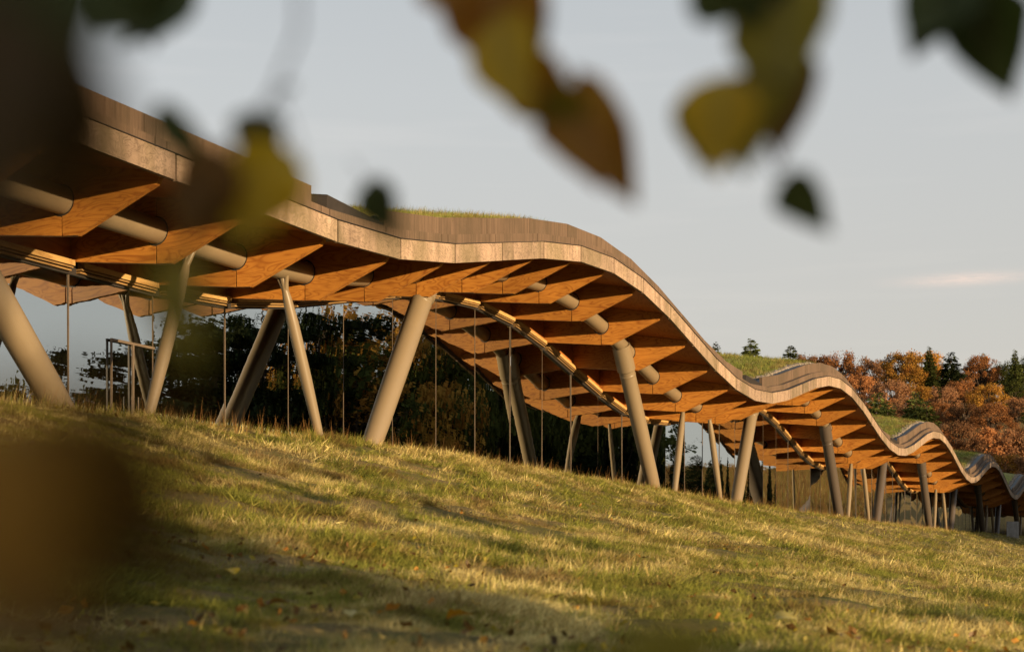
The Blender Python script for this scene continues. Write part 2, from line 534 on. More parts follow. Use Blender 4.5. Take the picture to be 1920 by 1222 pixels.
gv = np.stack([GX.ravel(), GY.ravel(), GZB.ravel()], 1)
idx = np.arange(nx * ny).reshape(nx, ny)
gf = np.stack([idx[:-1, :-1].ravel(), idx[1:, :-1].ravel(), idx[1:, 1:].ravel(), idx[:-1, 1:].ravel()], 1)
me = bpy.data.meshes.new('ground')
me.from_pydata(gv.tolist(), [], gf.tolist())
me.polygons.foreach_set('use_smooth', [True] * len(me.polygons))
link('ground', me, M_GROUND, kind='structure')
def gzb(x, y):
    """terrain with its small bumps"""
    x = np.asarray(x, float); y = np.asarray(y, float)
    i = np.clip(np.searchsorted(gx, x) - 1, 0, nx - 2); j = np.clip(np.searchsorted(gy, y) - 1, 0, ny - 2)
    u = (x - gx[i]) / (gx[i + 1] - gx[i]); w = (y - gy[j]) / (gy[j + 1] - gy[j])
    return (GZB[i, j] * (1 - u) * (1 - w) + GZB[i + 1, j] * u * (1 - w) + GZB[i, j + 1] * (1 - u) * w + GZB[i + 1, j + 1] * u * w)

# ------------------------------------------------------------------ the building
def yi(i):
    return 26.55 + 3.0 * i
def E(i):                                         # underside of the roof edge at grid line i
    e = 8.70 - 1.25 * math.cos(2 * math.pi * (i - 1) / 12)
    if i < 1:
        e = 7.45
    return e
I0, I1 = -6, 62
BLD = thing('timber_building', 'long low building with an undulating timber and turf roof on leaning tan columns', 'building', (X_GLASS, yi(20), 3.0))
BO = Vector(BLD.location)
def bpart(name, me, mat, loc=(0, 0, 0), parent=None, kind=None):
    p = parent or BLD
    if parent is None:
        l = Vector(loc) - BO
    else:
        l = Vector(loc)
    return link(name, me, mat, p, l, kind)

def arc(cx, cz, r, a0, a1, n):
    return [(cx + r * math.cos(a0 + (a1 - a0) * k / n), cz + r * math.sin(a0 + (a1 - a0) * k / n)) for k in range(n + 1)]
T_PIPE, Z_PIPE, R_PIPE = 2.75, -0.12, 0.285
R_HOLE = 0.318
def deck_z(t):
    return 0.15 + 0.17 * t
# blades and inner beams share meshes; x = -t
b = MB()
a = math.asin(0.012 / R_HOLE)
poly = [(-0.30, deck_z(0.30)), (-0.40, 0.0), (-0.46, -0.045), (-2.37, -0.85), (-2.730, -0.83)]
poly += [(-x, z) for x, z in arc(T_PIPE, Z_PIPE, R_HOLE, -math.pi / 2 - a, -3 * math.pi / 2 + a, 14)]
poly += [(-2.730, deck_z(2.730))]
b.prism(poly, -0.070, -0.010)
b.prism(poly, 0.010, 0.070)
b.prism([(p[0] * 0.985, p[1] + 0.05 if p[1] < -0.2 and p[0] > -2.7 else p[1]) for p in poly], -0.0099, 0.0099)
ME_BLADE = b.mesh('outrigger_blade')
b = MB()
poly = [(-2.770, -0.828), (-5.2, -0.58), (-5.2, deck_z(5.2)), (-2.770, deck_z(2.770))]
poly += [(-x, z) for x, z in arc(T_PIPE, Z_PIPE, R_HOLE, math.pi / 2 - a, -math.pi / 2 + a, 14)]
b.prism(poly, -0.065, 0.065)
ME_INNER = b.mesh('inner_beam')
# dark rubber sleeve round the pipe in each beam
b = MB()
n = 20
ring_o = [(R_PIPE + 0.03) for _ in range(n)]
vs_, fs_ = [], []
for y in (-0.069, 0.069):
    for r in (R_PIPE + 0.002, R_HOLE + 0.012):
        for j in range(n):
            an = 2 * math.pi * j / n
            vs_.append((-T_PIPE + r * math.cos(an), y, Z_PIPE + r * math.sin(an)))
for j in range(n):
    k = (j + 1) % n
    fs_ += [(j, k, n + k, n + j), (2 * n + j, 3 * n + j, 3 * n + k, 2 * n + k), (n + j, n + k, 3 * n + k, 3 * n + j), (j, 2 * n + j, 2 * n + k, k)]
ME_SLEEVE = mesh('pipe_sleeve', vs_, fs_)
XE = -P_EDGE
for i in range(I0, I1 + 1):
    loc = (XE, yi(i), E(i))
    bl = bpart('outrigger_blade', ME_BLADE, M_PLY, loc)
    bpart('inner_beam', ME_INNER, M_PLY, loc)
    link('pipe_sleeve', ME_SLEEVE, M_DARK, bl)

def edge_box(i0, i1, x0, x1, z0a, z1a, z0b, z1b, o):
    """box between two grid positions with its own heights at both ends, relative to o"""
    y0, y1 = yi(i0), yi(i1)
    mb = MB()
    pts = [(x0, y0, z0a), (x1, y0, z0a), (x1, y1, z0b), (x0, y1, z0b), (x0, y0, z1a), (x1, y0, z1a), (x1, y1, z1b), (x0, y1, z1b)]
    mb.hexa([tuple(Vector(p) - Vector(o)) for p in pts])
    return mb

for i in range(I0, I1):
    e0, e1 = E(i), E(i + 1)
    o = (XE, yi(i + 0.5), (e0 + e1) / 2)
    g = 0.010
    s0, s1 = i + g, i + 1 - g
    f0, f1 = e0 + (e1 - e0) * g, e0 + (e1 - e0) * (1 - g)
    jz = random.uniform(-0.006, 0.006)
    bpart('fascia_panel', edge_box(s0, s1, XE - 0.10, XE + random.uniform(-0.004, 0.004), f0 + jz, f0 + 0.50 + jz, f1 + jz, f1 + 0.50 + jz, o).mesh('fascia_panel'), M_FASCIA, o)
    bpart('fascia_backing', edge_box(i, i + 1, XE - 0.125, XE - 0.103, e0 + 0.01, e0 + 0.50, e1 + 0.01, e1 + 0.50, o).mesh('fascia_backing'), M_DARK, o)
    # flashing on top of the fascia
    bpart('edge_flashing', edge_box(i, i + 1, XE - 0.3, XE + 0.02, e0 + 0.512, e0 + 0.527, e1 + 0.512, e1 + 0.527, o).mesh('edge_flashing'), M_DARK, o)
    # deck over the eaves
    mb = MB()
    y0, y1 = yi(i) + 0.004, yi(i + 1) - 0.004
    ox = Vector(o)
    pts = []
    for (t, dz) in ((0.10, 0), (5.3, 0)):
        pass
    A = lambda t, y, e, dz: tuple(Vector((XE - t, y, e + deck_z(t) + dz)) - ox)
    mb.hexa([A(0.13, y0, e0, 0.001), A(0.13, y1, e1, 0.001), A(5.6, y1, e1, 0.001), A(5.6, y0, e0, 0.001), A(0.13, y0, e0, 0.14), A(0.13, y1, e1, 0.14), A(5.6, y1, e1, 0.14), A(5.6, y0, e0, 0.14)])
    bpart('deck_panel', mb.mesh('deck_panel'), M_DECK, o)
    # pipe from rib to rib
    mb = MB()
    mb.tube([Vector((XE - T_PIPE, yi(i) + 0.001, e0 + Z_PIPE)) - ox, Vector((XE - T_PIPE, yi(i + 1) - 0.001, e1 + Z_PIPE)) - ox], [R_PIPE, R_PIPE], 24)
    bpart('eaves_pipe', smooth_by_angle(mb.mesh('eaves_pipe')), M_STEEL, o)
    # beam along the glazing, pale board and slats under it
    g0, g1 = i + 0.024, i + 1 - 0.024
    b0, b1 = i + 0.085, i + 1 - 0.02
    lerp = lambda q: e0 + (e1 - e0) * (q - i)
    ba, bb = lerp(b0), lerp(b1)
    bx0, bx1 = XE - 5.26, XE - 5.14
    lo = -0.56
    bpart('glazing_beam', edge_box(g0, g1, bx0, bx1, e0 + lo, e0 + deck_z(5.2) - 0.03, e1 + lo, e1 + deck_z(5.2) - 0.03, o).mesh('glazing_beam'), M_DECK, o)
    bpart('soffit_board', edge_box(b0, b1, bx1 - 0.06, bx1 + 0.14, ba + lo - 0.13, ba + lo - 0.005, bb + lo - 0.13, bb + lo - 0.005, o).mesh('soffit_board'), M_BOARD, o)
    for k in range(2):
        zz = lo - 0.185 - 0.06 * k
        bpart('soffit_slat', edge_box(b0 - 0.02, b1 - 0.01, bx1 - 0.06, bx1 + 0.11 - 0.05 * k, lerp(b0 - 0.02) + zz, lerp(b0 - 0.02) + zz + 0.035, lerp(b1 - 0.01) + zz, lerp(b1 - 0.01) + zz + 0.035, o).mesh('soffit_slat'), M_SLAT, o)
    bpart('head_channel', edge_box(i, i + 1, bx0 - 0.02, bx1 - 0.065, e0 + lo - 0.29, e0 + lo - 0.006, e1 + lo - 0.29, e1 + lo - 0.006, o).mesh('head_channel'), M_DARK, o)
    # glass pane, each set a hair out of true
    fl = gz(X_GLASS, yi(i + 0.5)) - 0.15
    oo = Vector((X_GLASS, yi(i + 0.5), fl))
    hw = 1.5 - 0.03
    h0, h1 = e0 + lo - 0.27 - fl, e1 + lo - 0.27 - fl
    gv_, gf_ = [], []
    bow = random.uniform(-0.012, 0.012)
    NP = 10
    for q in range(NP + 1):
        yy = -hw + 2 * hw * q / NP
        zt = h0 + (h1 - h0) * q / NP
        xb = bow * (1 - (yy / hw) ** 2)
        gv_ += [(xb, yy, 0), (xb, yy, zt), (xb - 0.02, yy, 0), (xb - 0.02, yy, zt)]
    for q in range(NP):
        c_ = 4 * q
        gf_ += [(c_, c_ + 4, c_ + 5, c_ + 1), (c_ + 2, c_ + 3, c_ + 7, c_ + 6), (c_ + 1, c_ + 5, c_ + 7, c_ + 3), (c_, c_ + 2, c_ + 6, c_ + 4)]
    gf_ += [(0, 1, 3, 2), (4 * NP, 4 * NP + 2, 4 * NP + 3, 4 * NP + 1)]
    me = smooth_by_angle(mesh('glass_pane', gv_, gf_), 30)
    gp = bpart('glass_pane', me, M_GLASS, oo)
    gp.rotation_euler = (0, math.radians(random.uniform(-0.25, 0.25)), math.radians(random.uniform(-0.7, 0.7)))
    mb = MB()
    for q in range(14):
        yy = -hw + 0.1 + q * (2 * hw - 0.2) / 13
        xd = bow * (1 - (yy / hw) ** 2)
        mb.box(xd + 0.0008, xd + 0.0022, yy - 0.022, yy + 0.022, 1.02, 1.085)
    link('dot_row', mb.mesh('dot_row'), M_DOT, gp)
    mb = MB()
    mb.box(-0.05, 0.013, -0.009, 0.009, 0, e0 + lo - 0.2 - fl)
    bpart('mullion', mb.mesh('mullion'), M_MULL, (X_GLASS, yi(i), fl))

# glazed double door in the glass wall
fl = gz(X_GLASS, yi(0.5)) - 0.15
mb = MB()
mb.box(0.03, 0.08, -0.80, 0.80, 2.68, 2.74)
mb.box(0.03, 0.08, -0.025, 0.025, 0, 2.68)
mb.box(0.03, 0.075, -0.80, -0.765, 0, 2.68)
dr = bpart('door_frame', mb.mesh('door_frame'), M_MULL, (X_GLASS, yi(0.73), fl))
for s in (-1, 1):
    mb = MB()
    mb.tube([(0.12, s * 0.12, 0.85), (0.12, s * 0.12, 1.45)], [0.015, 0.015], 8)
    link('door_handle', mb.mesh('door_handle'), M_MULL, dr)

# interior: floor, rear wall and ceiling in the dark behind the glass
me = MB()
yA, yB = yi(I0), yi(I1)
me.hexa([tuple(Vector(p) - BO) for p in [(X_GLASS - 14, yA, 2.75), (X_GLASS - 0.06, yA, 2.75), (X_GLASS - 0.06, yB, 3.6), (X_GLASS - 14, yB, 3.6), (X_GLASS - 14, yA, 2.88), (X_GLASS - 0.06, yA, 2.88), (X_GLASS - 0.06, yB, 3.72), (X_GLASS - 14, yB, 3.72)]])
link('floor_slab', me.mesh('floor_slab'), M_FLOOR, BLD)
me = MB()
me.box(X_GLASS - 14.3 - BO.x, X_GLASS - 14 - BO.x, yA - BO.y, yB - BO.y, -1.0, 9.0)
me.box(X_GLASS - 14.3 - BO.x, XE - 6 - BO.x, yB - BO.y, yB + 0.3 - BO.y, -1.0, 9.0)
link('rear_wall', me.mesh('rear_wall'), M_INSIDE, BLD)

# columns
def lathe_column(base, top, prof, n=28):
    ax = Vector(top) - Vector(base)
    mb = MB()
    mb.tube([ax * s for s, r in prof], [r for s, r in prof], n)
    return smooth_by_angle(mb.mesh('column'), 40)
M_STEEL_SHADED = mat_paint('shaded_tan_paint', (0.085, 0.064, 0.048), 0.32)  # tan paint darkened: shade on the far big columns put into their colour
def column(ib, it, big):
    paint = M_STEEL_SHADED if big and it > 20 else M_STEEL
    yb, yt = yi(ib), yi(it)
    x = XE - T_PIPE
    base = (x + 0.12, yb, gz(x, yb) - 0.35)
    e = E(it)
    if abs(it - round(it)) > 0.001:
        k = math.floor(it); e = E(k) + (E(k + 1) - E(k)) * (it - k)
    top = (x, yt, e + Z_PIPE - (0.0 if big else 0.16))
    if big:
        prof = [(0, 0.245), (0.06, 0.265), (0.2, 0.30), (0.5, 0.318), (0.845, 0.318), (0.852, 0.322), (0.858, 0.368), (1.0, 0.368)]
    else:
        prof = [(0, 0.085), (0.15, 0.115), (0.45, 0.150), (0.75, 0.145), (0.88, 0.11), (0.93, 0.075), (0.985, 0.07)]
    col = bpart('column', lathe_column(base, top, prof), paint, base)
    ax = Vector(top) - Vector(base)
    d = ax.normalized()
    if big:
        mb = MB()
        p0, p1 = ax * 0.835, ax * 0.85
        mb.tube([p0 - d * 0.12, p0 - d * 0.10, p0 - d * 0.03, p0 - d * 0.01], [0.320, 0.330, 0.330, 0.320], 28)
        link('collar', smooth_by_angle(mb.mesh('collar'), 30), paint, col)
        mb = MB()
        mb.tube([ax * 0.015, ax * 0.03], [0.36, 0.36], 24)
        link('base_plate', mb.mesh('base_plate'), M_STEEL, col)
    else:
        # forked casting that grips the pipe
        mb = MB()
        root = ax * 0.90
        for s in (-1, 1):
            pts = [root, ax * 0.95 + Vector((s * 0.07, 0, 0)), ax + Vector((s * 0.17, 0, 0.06)), ax + Vector((s * 0.285, 0, 0.26))]
            mb.tube(pts, [0.075, 0.06, 0.05, 0.035], 10)
        link('forked_head', smooth_by_angle(mb.mesh('forked_head'), 50), M_STEEL, col)
for k in range(-0, 6):
    t0 = 1 + 12 * k
    if t0 - 1.9 >= I0:
        for s in (-1, 1):
            if t0 + s * 3.3 < I1 and t0 + s * 3.3 > I0:
                column(t0 + s * 1.9, t0 + s * 3.3, True)
            if t0 + s < I1:
                column(t0 + s * 1.25, t0 + s * 0.62, False)
# inner row of columns behind the glass is left to the dark

# upstand round the turf: a low plinth and a taller board set back, broken at each trough
def in_gap(i):
    r = (i - 1) % 12
    if r > 6: r -= 12
    return -0.12 < r < 1.25
for i in range(I0, I1):
    for h in ((0.0, 0.88), (0.88, 1.0)):
        a0, a1 = i + h[0], i + h[1]
        am = (a0 + a1) / 2
        ea = lambda q: E(math.floor(q)) + (E(math.floor(q) + 1) - E(math.floor(q))) * (q - math.floor(q))
        e0, e1 = ea(a0), ea(a1)
        o = (XE - 0.3, yi(am), (e0 + e1) / 2 + 0.8)
        bpart('plinth_board', edge_box(a0 + 0.004, a1 - 0.004, XE - 0.42, XE - 0.22, e0 + 0.53, e0 + 0.78, e1 + 0.53, e1 + 0.78, o).mesh('plinth_board'), M_UPST, o)
        if not in_gap(am):
            bpart('upstand_board', edge_box(a0 + 0.003, a1 - 0.003, XE - 0.62, XE - 0.48, e0 + 0.62, e0 + 1.26, e1 + 0.62, e1 + 1.26, o).mesh('upstand_board'), M_UPST, o)
# drain hoods in the troughs
for k in range(0, 6):
    c0 = 1 + 12 * k
    e = E(c0)
    o = Vector((XE - 0.6, yi(c0 + 0.55), e + 0.5))
    mb = MB()
    hoodL = [(-1.9, -0.45), (-2.35, 1.9)]
    # a flat faceted hood
    lo_ = [(-1.3, -1.75, 0.72), (0.02, -1.2, 0.38), (0.02, 1.55, 0.30), (-0.5, 2.1, 0.40), (-1.6, 2.1, 0.55)]
    hi_ = [(-1.3, -1.9, 0.80), (0.10, -1.3, 0.72), (0.10, 1.75, 0.58), (-0.5, 2.2, 0.66), (-1.6, 2.2, 0.80)]
    m_ = len(lo_)
    mb.add(lo_ + hi_, [tuple(range(m_ - 1, -1, -1)), tuple(range(m_, 2 * m_))] + [(j, (j + 1) % m_, m_ + (j + 1) % m_, m_ + j) for j in range(m_)])
    hood = bpart('drain_hood', mb.mesh('drain_hood'), M_DARK, o)
    mb = MB()
    mb.box(-0.6, -0.04, -0.75, -0.2, -0.1, 0.4)
    link('outlet_box', mb.mesh('outlet_box'), M_CONC, hood)

# turf roof
RT = [0.62, 1.0, 1.5, 2.2, 3.2, 4.5, 6, 8, 10.5, 14, 18]
def roof_rise(t):
    return 1.16 + 0.17 * (t - 0.62) - 0.0032 * max(0, t - 3) ** 2
rv, rf = [], []
ri = np.arange(I0, I1 + 0.01, 0.5)
def Es(i):
    k = math.floor(i); return E(k) + (E(k + 1) - E(k)) * (i - k)
def roof_z(i, t):
    c = (i - 1) % 12
    r = min(c, 12 - c) if i > 1 else abs(i - 1) * 0
    dip = 0.34 * math.exp(-(r / 1.3) ** 2) * math.exp(-max(0, t - 0.6) / 3.0)
    return Es(i) + roof_rise(t) - dip
for i in ri:
    for t in RT:
        rv.append(tuple(Vector((XE - t, yi(i), roof_z(i, t))) - BO))
m = len(RT)
for a_ in range(len(ri) - 1):
    for q in range(m - 1):
        rf.append((a_ * m + q, a_ * m + q + 1, (a_ + 1) * m + q + 1, (a_ + 1) * m + q))
def mat_turf():
    t = NT('roof_turf_soil')
    g = t.node('ShaderNodeNewGeometry')
    p = g.outputs['Position']
    n1 = t.noise(p, 0.9, 5, 0.65)
    n2 = t.noise(p, 9, 4, 0.7)
    c = t.mix(t.ramp(n2, [(0.3, 0.0), (0.7, 1.0)]), (0.08, 0.09, 0.02), (0.30, 0.28, 0.075))
    c = t.mix(t.ramp(n1, [(0.45, 0.0), (0.65, 0.8)]), c, (0.27, 0.19, 0.08))
    return t.done(t.principled(Base_Color=c, Roughness=0.95, Specular=0.1, Normal=t.bump(n2, 0.8, 0.05)))
link('roof_turf', mesh('roof_turf', rv, rf, True), mat_turf(), BLD)
# stone verge and membrane strip behind the upstand (one strip of each, the stones loose)
mv, mf = [], []
for q, i in enumerate(ri):
    for t, dz in ((0.62, 0.02), (1.02, 0.012)):
        mv.append(tuple(Vector((XE - t, yi(i), roof_z(i, t) + dz)) - BO))
for q in range(len(ri) - 1):
    mf.append((2 * q, 2 * q + 1, 2 * q + 3, 2 * q + 2))
link('membrane_strip', mesh('membrane_strip', mv, mf), M_MEMBRANE, BLD)
def ico(r, jit):
    bm = bmesh.new()
    bmesh.ops.create_icosphere(bm, subdivisions=1, radius=r)
    for v in bm.verts:
        v.co *= 1 + random.uniform(-jit, jit)
        v.co.z *= 0.7
    vs_ = [tuple(v.co) for v in bm.verts]
    fs_ = [tuple(v.index for v in f.verts) for f in bm.faces]
    bm.free()
    return vs_, fs_
protos = [ico(0.09, 0.3) for _ in range(5)]
mb = MB()
for q in range(5200):
    i = random.uniform(-4, 60)
    t = 1.02 + abs(random.gauss(0, 0.16))
    vs_, fs_ = random.choice(protos)
    s = random.uniform(0.5, 1.25)
    an = random.uniform(0, 6.28)
    ca, sa = math.cos(an) * s, math.sin(an) * s
    o = Vector((XE - t, yi(i), roof_z(i, t) + 0.03)) - BO
    mb.add([(o.x + ca * x - sa * y, o.y + sa * x + ca * y, o.z + z * s) for x, y, z in vs_], fs_)
link('verge_stones', mb.mesh('verge_stones'), M_STONE, BLD, kind='stuff')

# ------------------------------------------------------------------ grass (geometry-node scatter of small tufts)
def tuft(name, nbl, L, w, lean, spread, mat, seg=3, curl=0.5):
    vs_, fs_, tint = [], [], []
    for q in range(nbl):
        an = random.uniform(0, 2 * math.pi)
        r = spread * math.sqrt(random.random())
        bx, by = r * math.cos(an), r * math.sin(an)
        d = random.uniform(0, 2 * math.pi)
        if random.random() < 0.55:
            d = random.gauss(0.5, 0.7)
        ln = L * random.uniform(0.5, 1.25)
        lea = min(1.45, max(0.05, random.gauss(lean, 0.3)))
        wd = w * random.uniform(0.7, 1.3)
        px = -math.sin(d + random.uniform(-0.6, 0.6)); py = math.cos(d)
        x, y, z = bx, by, 0
        b0 = len(vs_)
        ti = random.random()
        for k in range(seg + 1):
            u = k / seg
            ww = wd * (1 - u) * 0.5 + 0.0004
            vs_ += [(x - px * ww, y - py * ww, z), (x + px * ww, y + py * ww, z)]
            tint += [ti, ti]
            an_ = lea + curl * u
            st = ln / seg
            x += math.cos(d) * math.sin(an_) * st
            y += math.sin(d) * math.sin(an_) * st
            z += math.cos(an_) * st
        for k in range(seg):
            c_ = b0 + 2 * k
            fs_.append((c_, c_ + 1, c_ + 3, c_ + 2))
    me = mesh(name, vs_, fs_)
    at = me.attributes.new('tint', 'FLOAT', 'POINT')
    at.data.foreach_set('value', tint)
    me.materials.append(mat)
    return me

def scatter(name, pts, rots, scl, tufts, parent=None, label=None):
    me = bpy.data.meshes.new(name)
    me.from_pydata(pts.tolist(), [], [])
    a1 = me.attributes.new('rot', 'FLOAT_VECTOR', 'POINT'); a1.data.foreach_set('vector', rots.astype(np.float32).ravel())
    a2 = me.attributes.new('scl', 'FLOAT', 'POINT'); a2.data.foreach_set('value', scl.astype(np.float32))
    o = link(name, me, None, parent, kind='stuff')
    col = bpy.data.collections.new(name + '_tufts')
    for tm in tufts:
        to = bpy.data.objects.new(tm.name, tm)
        col.objects.link(to)
    ng = bpy.data.node_groups.new(name + '_scatter', 'GeometryNodeTree')
    ng.interface.new_socket('Geometry', in_out='INPUT', socket_type='NodeSocketGeometry')
    ng.interface.new_socket('Geometry', in_out='OUTPUT', socket_type='NodeSocketGeometry')
    N, L_ = ng.nodes, ng.links
    gi, go = N.new('NodeGroupInput'), N.new('NodeGroupOutput')
    ci = N.new('GeometryNodeCollectionInfo')
    ci.inputs['Collection'].default_value = col
    ci.inputs['Separate Children'].default_value = True
    ci.inputs['Reset Children'].default_value = True
    ip = N.new('GeometryNodeInstanceOnPoints')
    ip.inputs['Pick Instance'].default_value = True
    ra = N.new('GeometryNodeInputNamedAttribute'); ra.data_type = 'FLOAT_VECTOR'; ra.inputs['Name'].default_value = 'rot'
    sa_ = N.new('GeometryNodeInputNamedAttribute'); sa_.data_type = 'FLOAT'; sa_.inputs['Name'].default_value = 'scl'
    er = N.new('FunctionNodeEulerToRotation')
    L_.new(gi.outputs[0], ip.inputs['Points'])
    L_.new(ci.outputs[0], ip.inputs['Instance'])
    L_.new(ra.outputs['Attribute'], er.inputs[0])
    L_.new(er.outputs[0], ip.inputs['Rotation'])
    L_.new(sa_.outputs['Attribute'], ip.inputs['Scale'])
    L_.new(ip.outputs[0], go.inputs[0])
    md = o.modifiers.new('scatter', 'NODES')
    md.node_group = ng
    return o

# spots over the slope that the camera can see, denser close by
def slope_points(n, zmin, zmax, umin=-0.40, umax=0.38):
    u = rng.uniform(umin, umax, n * 3)
    z = np.sqrt(rng.uniform(zmin ** 2, zmax ** 2, n * 3))
    x = CT * u * z - ST * z
    y = ST * u * z + CT * z
    ok = (x > XC - 0.6) & (x < 4)
    x, y = x[ok][:n], y[ok][:n]
    return x, y
def rots_for(n, tilt=0.25):
    r = np.zeros((n, 3))
    r[:, 0] = rng.normal(0, tilt, n); r[:, 1] = rng.normal(0.1, tilt, n)
    # combed: most tufts lean down the slope, with patches that swirl
    r[:, 2] = rng.normal(0, 0.55, n)
    return r
near_t = [tuft('grass_tuft', 22, 0.11, 0.0058, 1.28, 0.09, M_BLADE, 3, 0.2) for _ in range(6)] + [tuft('grass_tuft', 12, 0.08, 0.006, 0.6, 0.05, M_BLADE)]
mid_t = [tuft('grass_tuft', 18, 0.145, 0.0085, 1.26, 0.12, M_BLADE, 3, 0.2) for _ in range(6)] + [tuft('grass_tuft', 12, 0.10, 0.008, 0.6, 0.08, M_BLADE)]
far_t = [tuft('grass_tuft', 14, 0.22, 0.016, 1.22, 0.17, M_BLADE, 2, 0.2) for _ in range(5)] + [tuft('grass_tuft', 12, 0.12, 0.015, 0.6, 0.12, M_BLADE, 2)]
allp = []
def swirl(x, y):
    return np.array([mnoise.noise(Vector((a_ * 0.28, b_ * 0.28, 3.1))) * 3.0 for a_, b_ in zip(x, y)])
for nm, n_, z0, z1, tf in (('near', 62000, 5.0, 14, near_t), ('mid', 66000, 13, 27, mid_t), ('far', 52000, 26, 60, far_t), ('rim', 26000, 55, 210, far_t)):
    x, y = slope_points(n_, z0, z1)
    thin = np.array([mnoise.noise(Vector((a_ * 0.9, b_ * 0.55, 21.3))) + 0.5 * mnoise.noise(Vector((a_ * 2.3, b_ * 2.3, 5.5))) for a_, b_ in zip(x, y)])
    keep = rng.random(len(x)) < np.clip(1.15 + 3.2 * thin, 0.06, 1.0)
    x, y = x[keep], y[keep]
    z = gzb(x, y) - 0.01
    r = rots_for(len(x))
    r[:, 2] += swirl(x, y)
    pat = np.array([mnoise.noise(Vector((a_ * 0.7, b_ * 0.7, 9.7))) for a_, b_ in zip(x, y)])
    s = rng.uniform(0.6, 1.3, len(x)) * np.clip(0.85 + 0.9 * pat, 0.35, 1.4) * (1.5 if nm == 'rim' else 1)
    scatter('grass', np.stack([x, y, z], 1), r, s, tf)
# leaf litter caught in the grass, mostly in the shade on the left
def litter_proto(cn):
    me = mesh('litter_leaf', [(0, 0, 0), (-0.025, 0.03, 0.012), (-0.018, 0.065, 0.004), (0, 0.09, 0.015), (0.02, 0.06, -0.004), (0.026, 0.028, 0.014), (0, 0.045, -0.008)], [(0, 1, 6), (1, 2, 6), (2, 3, 6), (3, 4, 6), (4, 5, 6), (5, 0, 6)])
    me.materials.append(LEAFM[cn])
    return me
lx, ly = slope_points(9000, 5, 40)
lw_ = np.array([mnoise.noise(Vector((a_ * 0.45, b_ * 0.45, 31.0))) for a_, b_ in zip(lx, ly)]) + 0.6 * (ly < 14) - 0.2
kp = rng.random(len(lx)) < np.clip(lw_ * 1.6, 0.03, 0.9)
lx, ly = lx[kp], ly[kp]
lr = rng.normal(0, 0.55, (len(lx), 3)); lr[:, 2] = rng.uniform(0, 6.28, len(lx))
scatter('leaf_litter', np.stack([lx, ly, gzb(lx, ly) + rng.uniform(0.01, 0.07, len(lx))], 1), lr, rng.uniform(0.5, 1.1, len(lx)), [litter_proto(c_) for c_ in ('dark', 'brown', 'dark', 'brown', 'orange', 'olive')])
# upright tufts and dry stalks along the brow in front of the glass
brow_t = [tuft('brow_tuft', 12, 0.30, 0.010, 0.35, 0.07, M_BLADE) for _ in range(4)] + [tuft('stalk_tuft', 3, 0.46, 0.007, 0.12, 0.04, M_STALK, 3, 0.15) for _ in range(2)]
n_ = 5200
y = rng.uniform(15, 130, n_); x = rng.uniform(XC - 0.5, XC + 2.2, n_)
scatter('brow_grass', np.stack([x, y, gzb(x, y) - 0.01], 1), rots_for(n_, 0.12), rng.uniform(0.45, 1.1, n_) ** 1.3, brow_t)
# tall dry pasture grass to the north-east, seen in the far glass
reed_t = [tuft('reed_tuft', 9, 1.5, 0.09, 0.18, 0.5, M_STALK, 3, 0.25) for _ in range(3)] + [tuft('reed_tuft', 9, 1.6, 0.09, 0.15, 0.5, M_BLADE, 3, 0.25)]
n_ = 42000
x = rng.uniform(2, 120, n_); y = 175 + 250 * rng.random(n_) ** 1.3
scatter('pasture_grass', np.stack([x, y, ground(x, y) - 0.05], 1), rots_for(n_, 0.1), rng.uniform(0.5, 1.2, n_), reed_t)
# turf on the roof
turf_t = [tuft('turf_tuft', 12, 0.24, 0.016, 0.55, 0.12, M_TURF, 2) for _ in range(4)]
n_ = 26000
ii = rng.uniform(-3, 50, n_); tt = 1.1 + rng.exponential(2.6, n_); tt = np.clip(tt, 1.1, 12)
lowp = rng.random(n_) < 0.12
pts = np.array([[XE - t, yi(i), roof_z(i, t) - 0.01] for i, t in zip(ii, tt)]) - np.array(BO)
scatter('roof_grass', pts, rots_for(n_, 0.15), rng.uniform(0.5, 1.2, n_), turf_t, BLD)
# a fringe of plants right behind the upstand on the first roof, where the photo shows it spilling over
fr = [tuft('fringe_tuft', 14, 0.22, 0.014, 0.5, 0.10, M_TURF, 2) for _ in range(3)]
n_ = 700
ii = np.concatenate([rng.uniform(-2.3, 1.0, 260), rng.uniform(2.3, 5.2, 440)]); tt = rng.uniform(0.64, 1.3, n_)
pts = np.array([[XE - t, yi(i), roof_z(i, t) + 0.0] for i, t in zip(ii, tt)]) - np.array(BO)
scatter('fringe_grass', pts, rots_for(n_, 0.15), rng.uniform(0.6, 1.2, n_), fr, BLD)

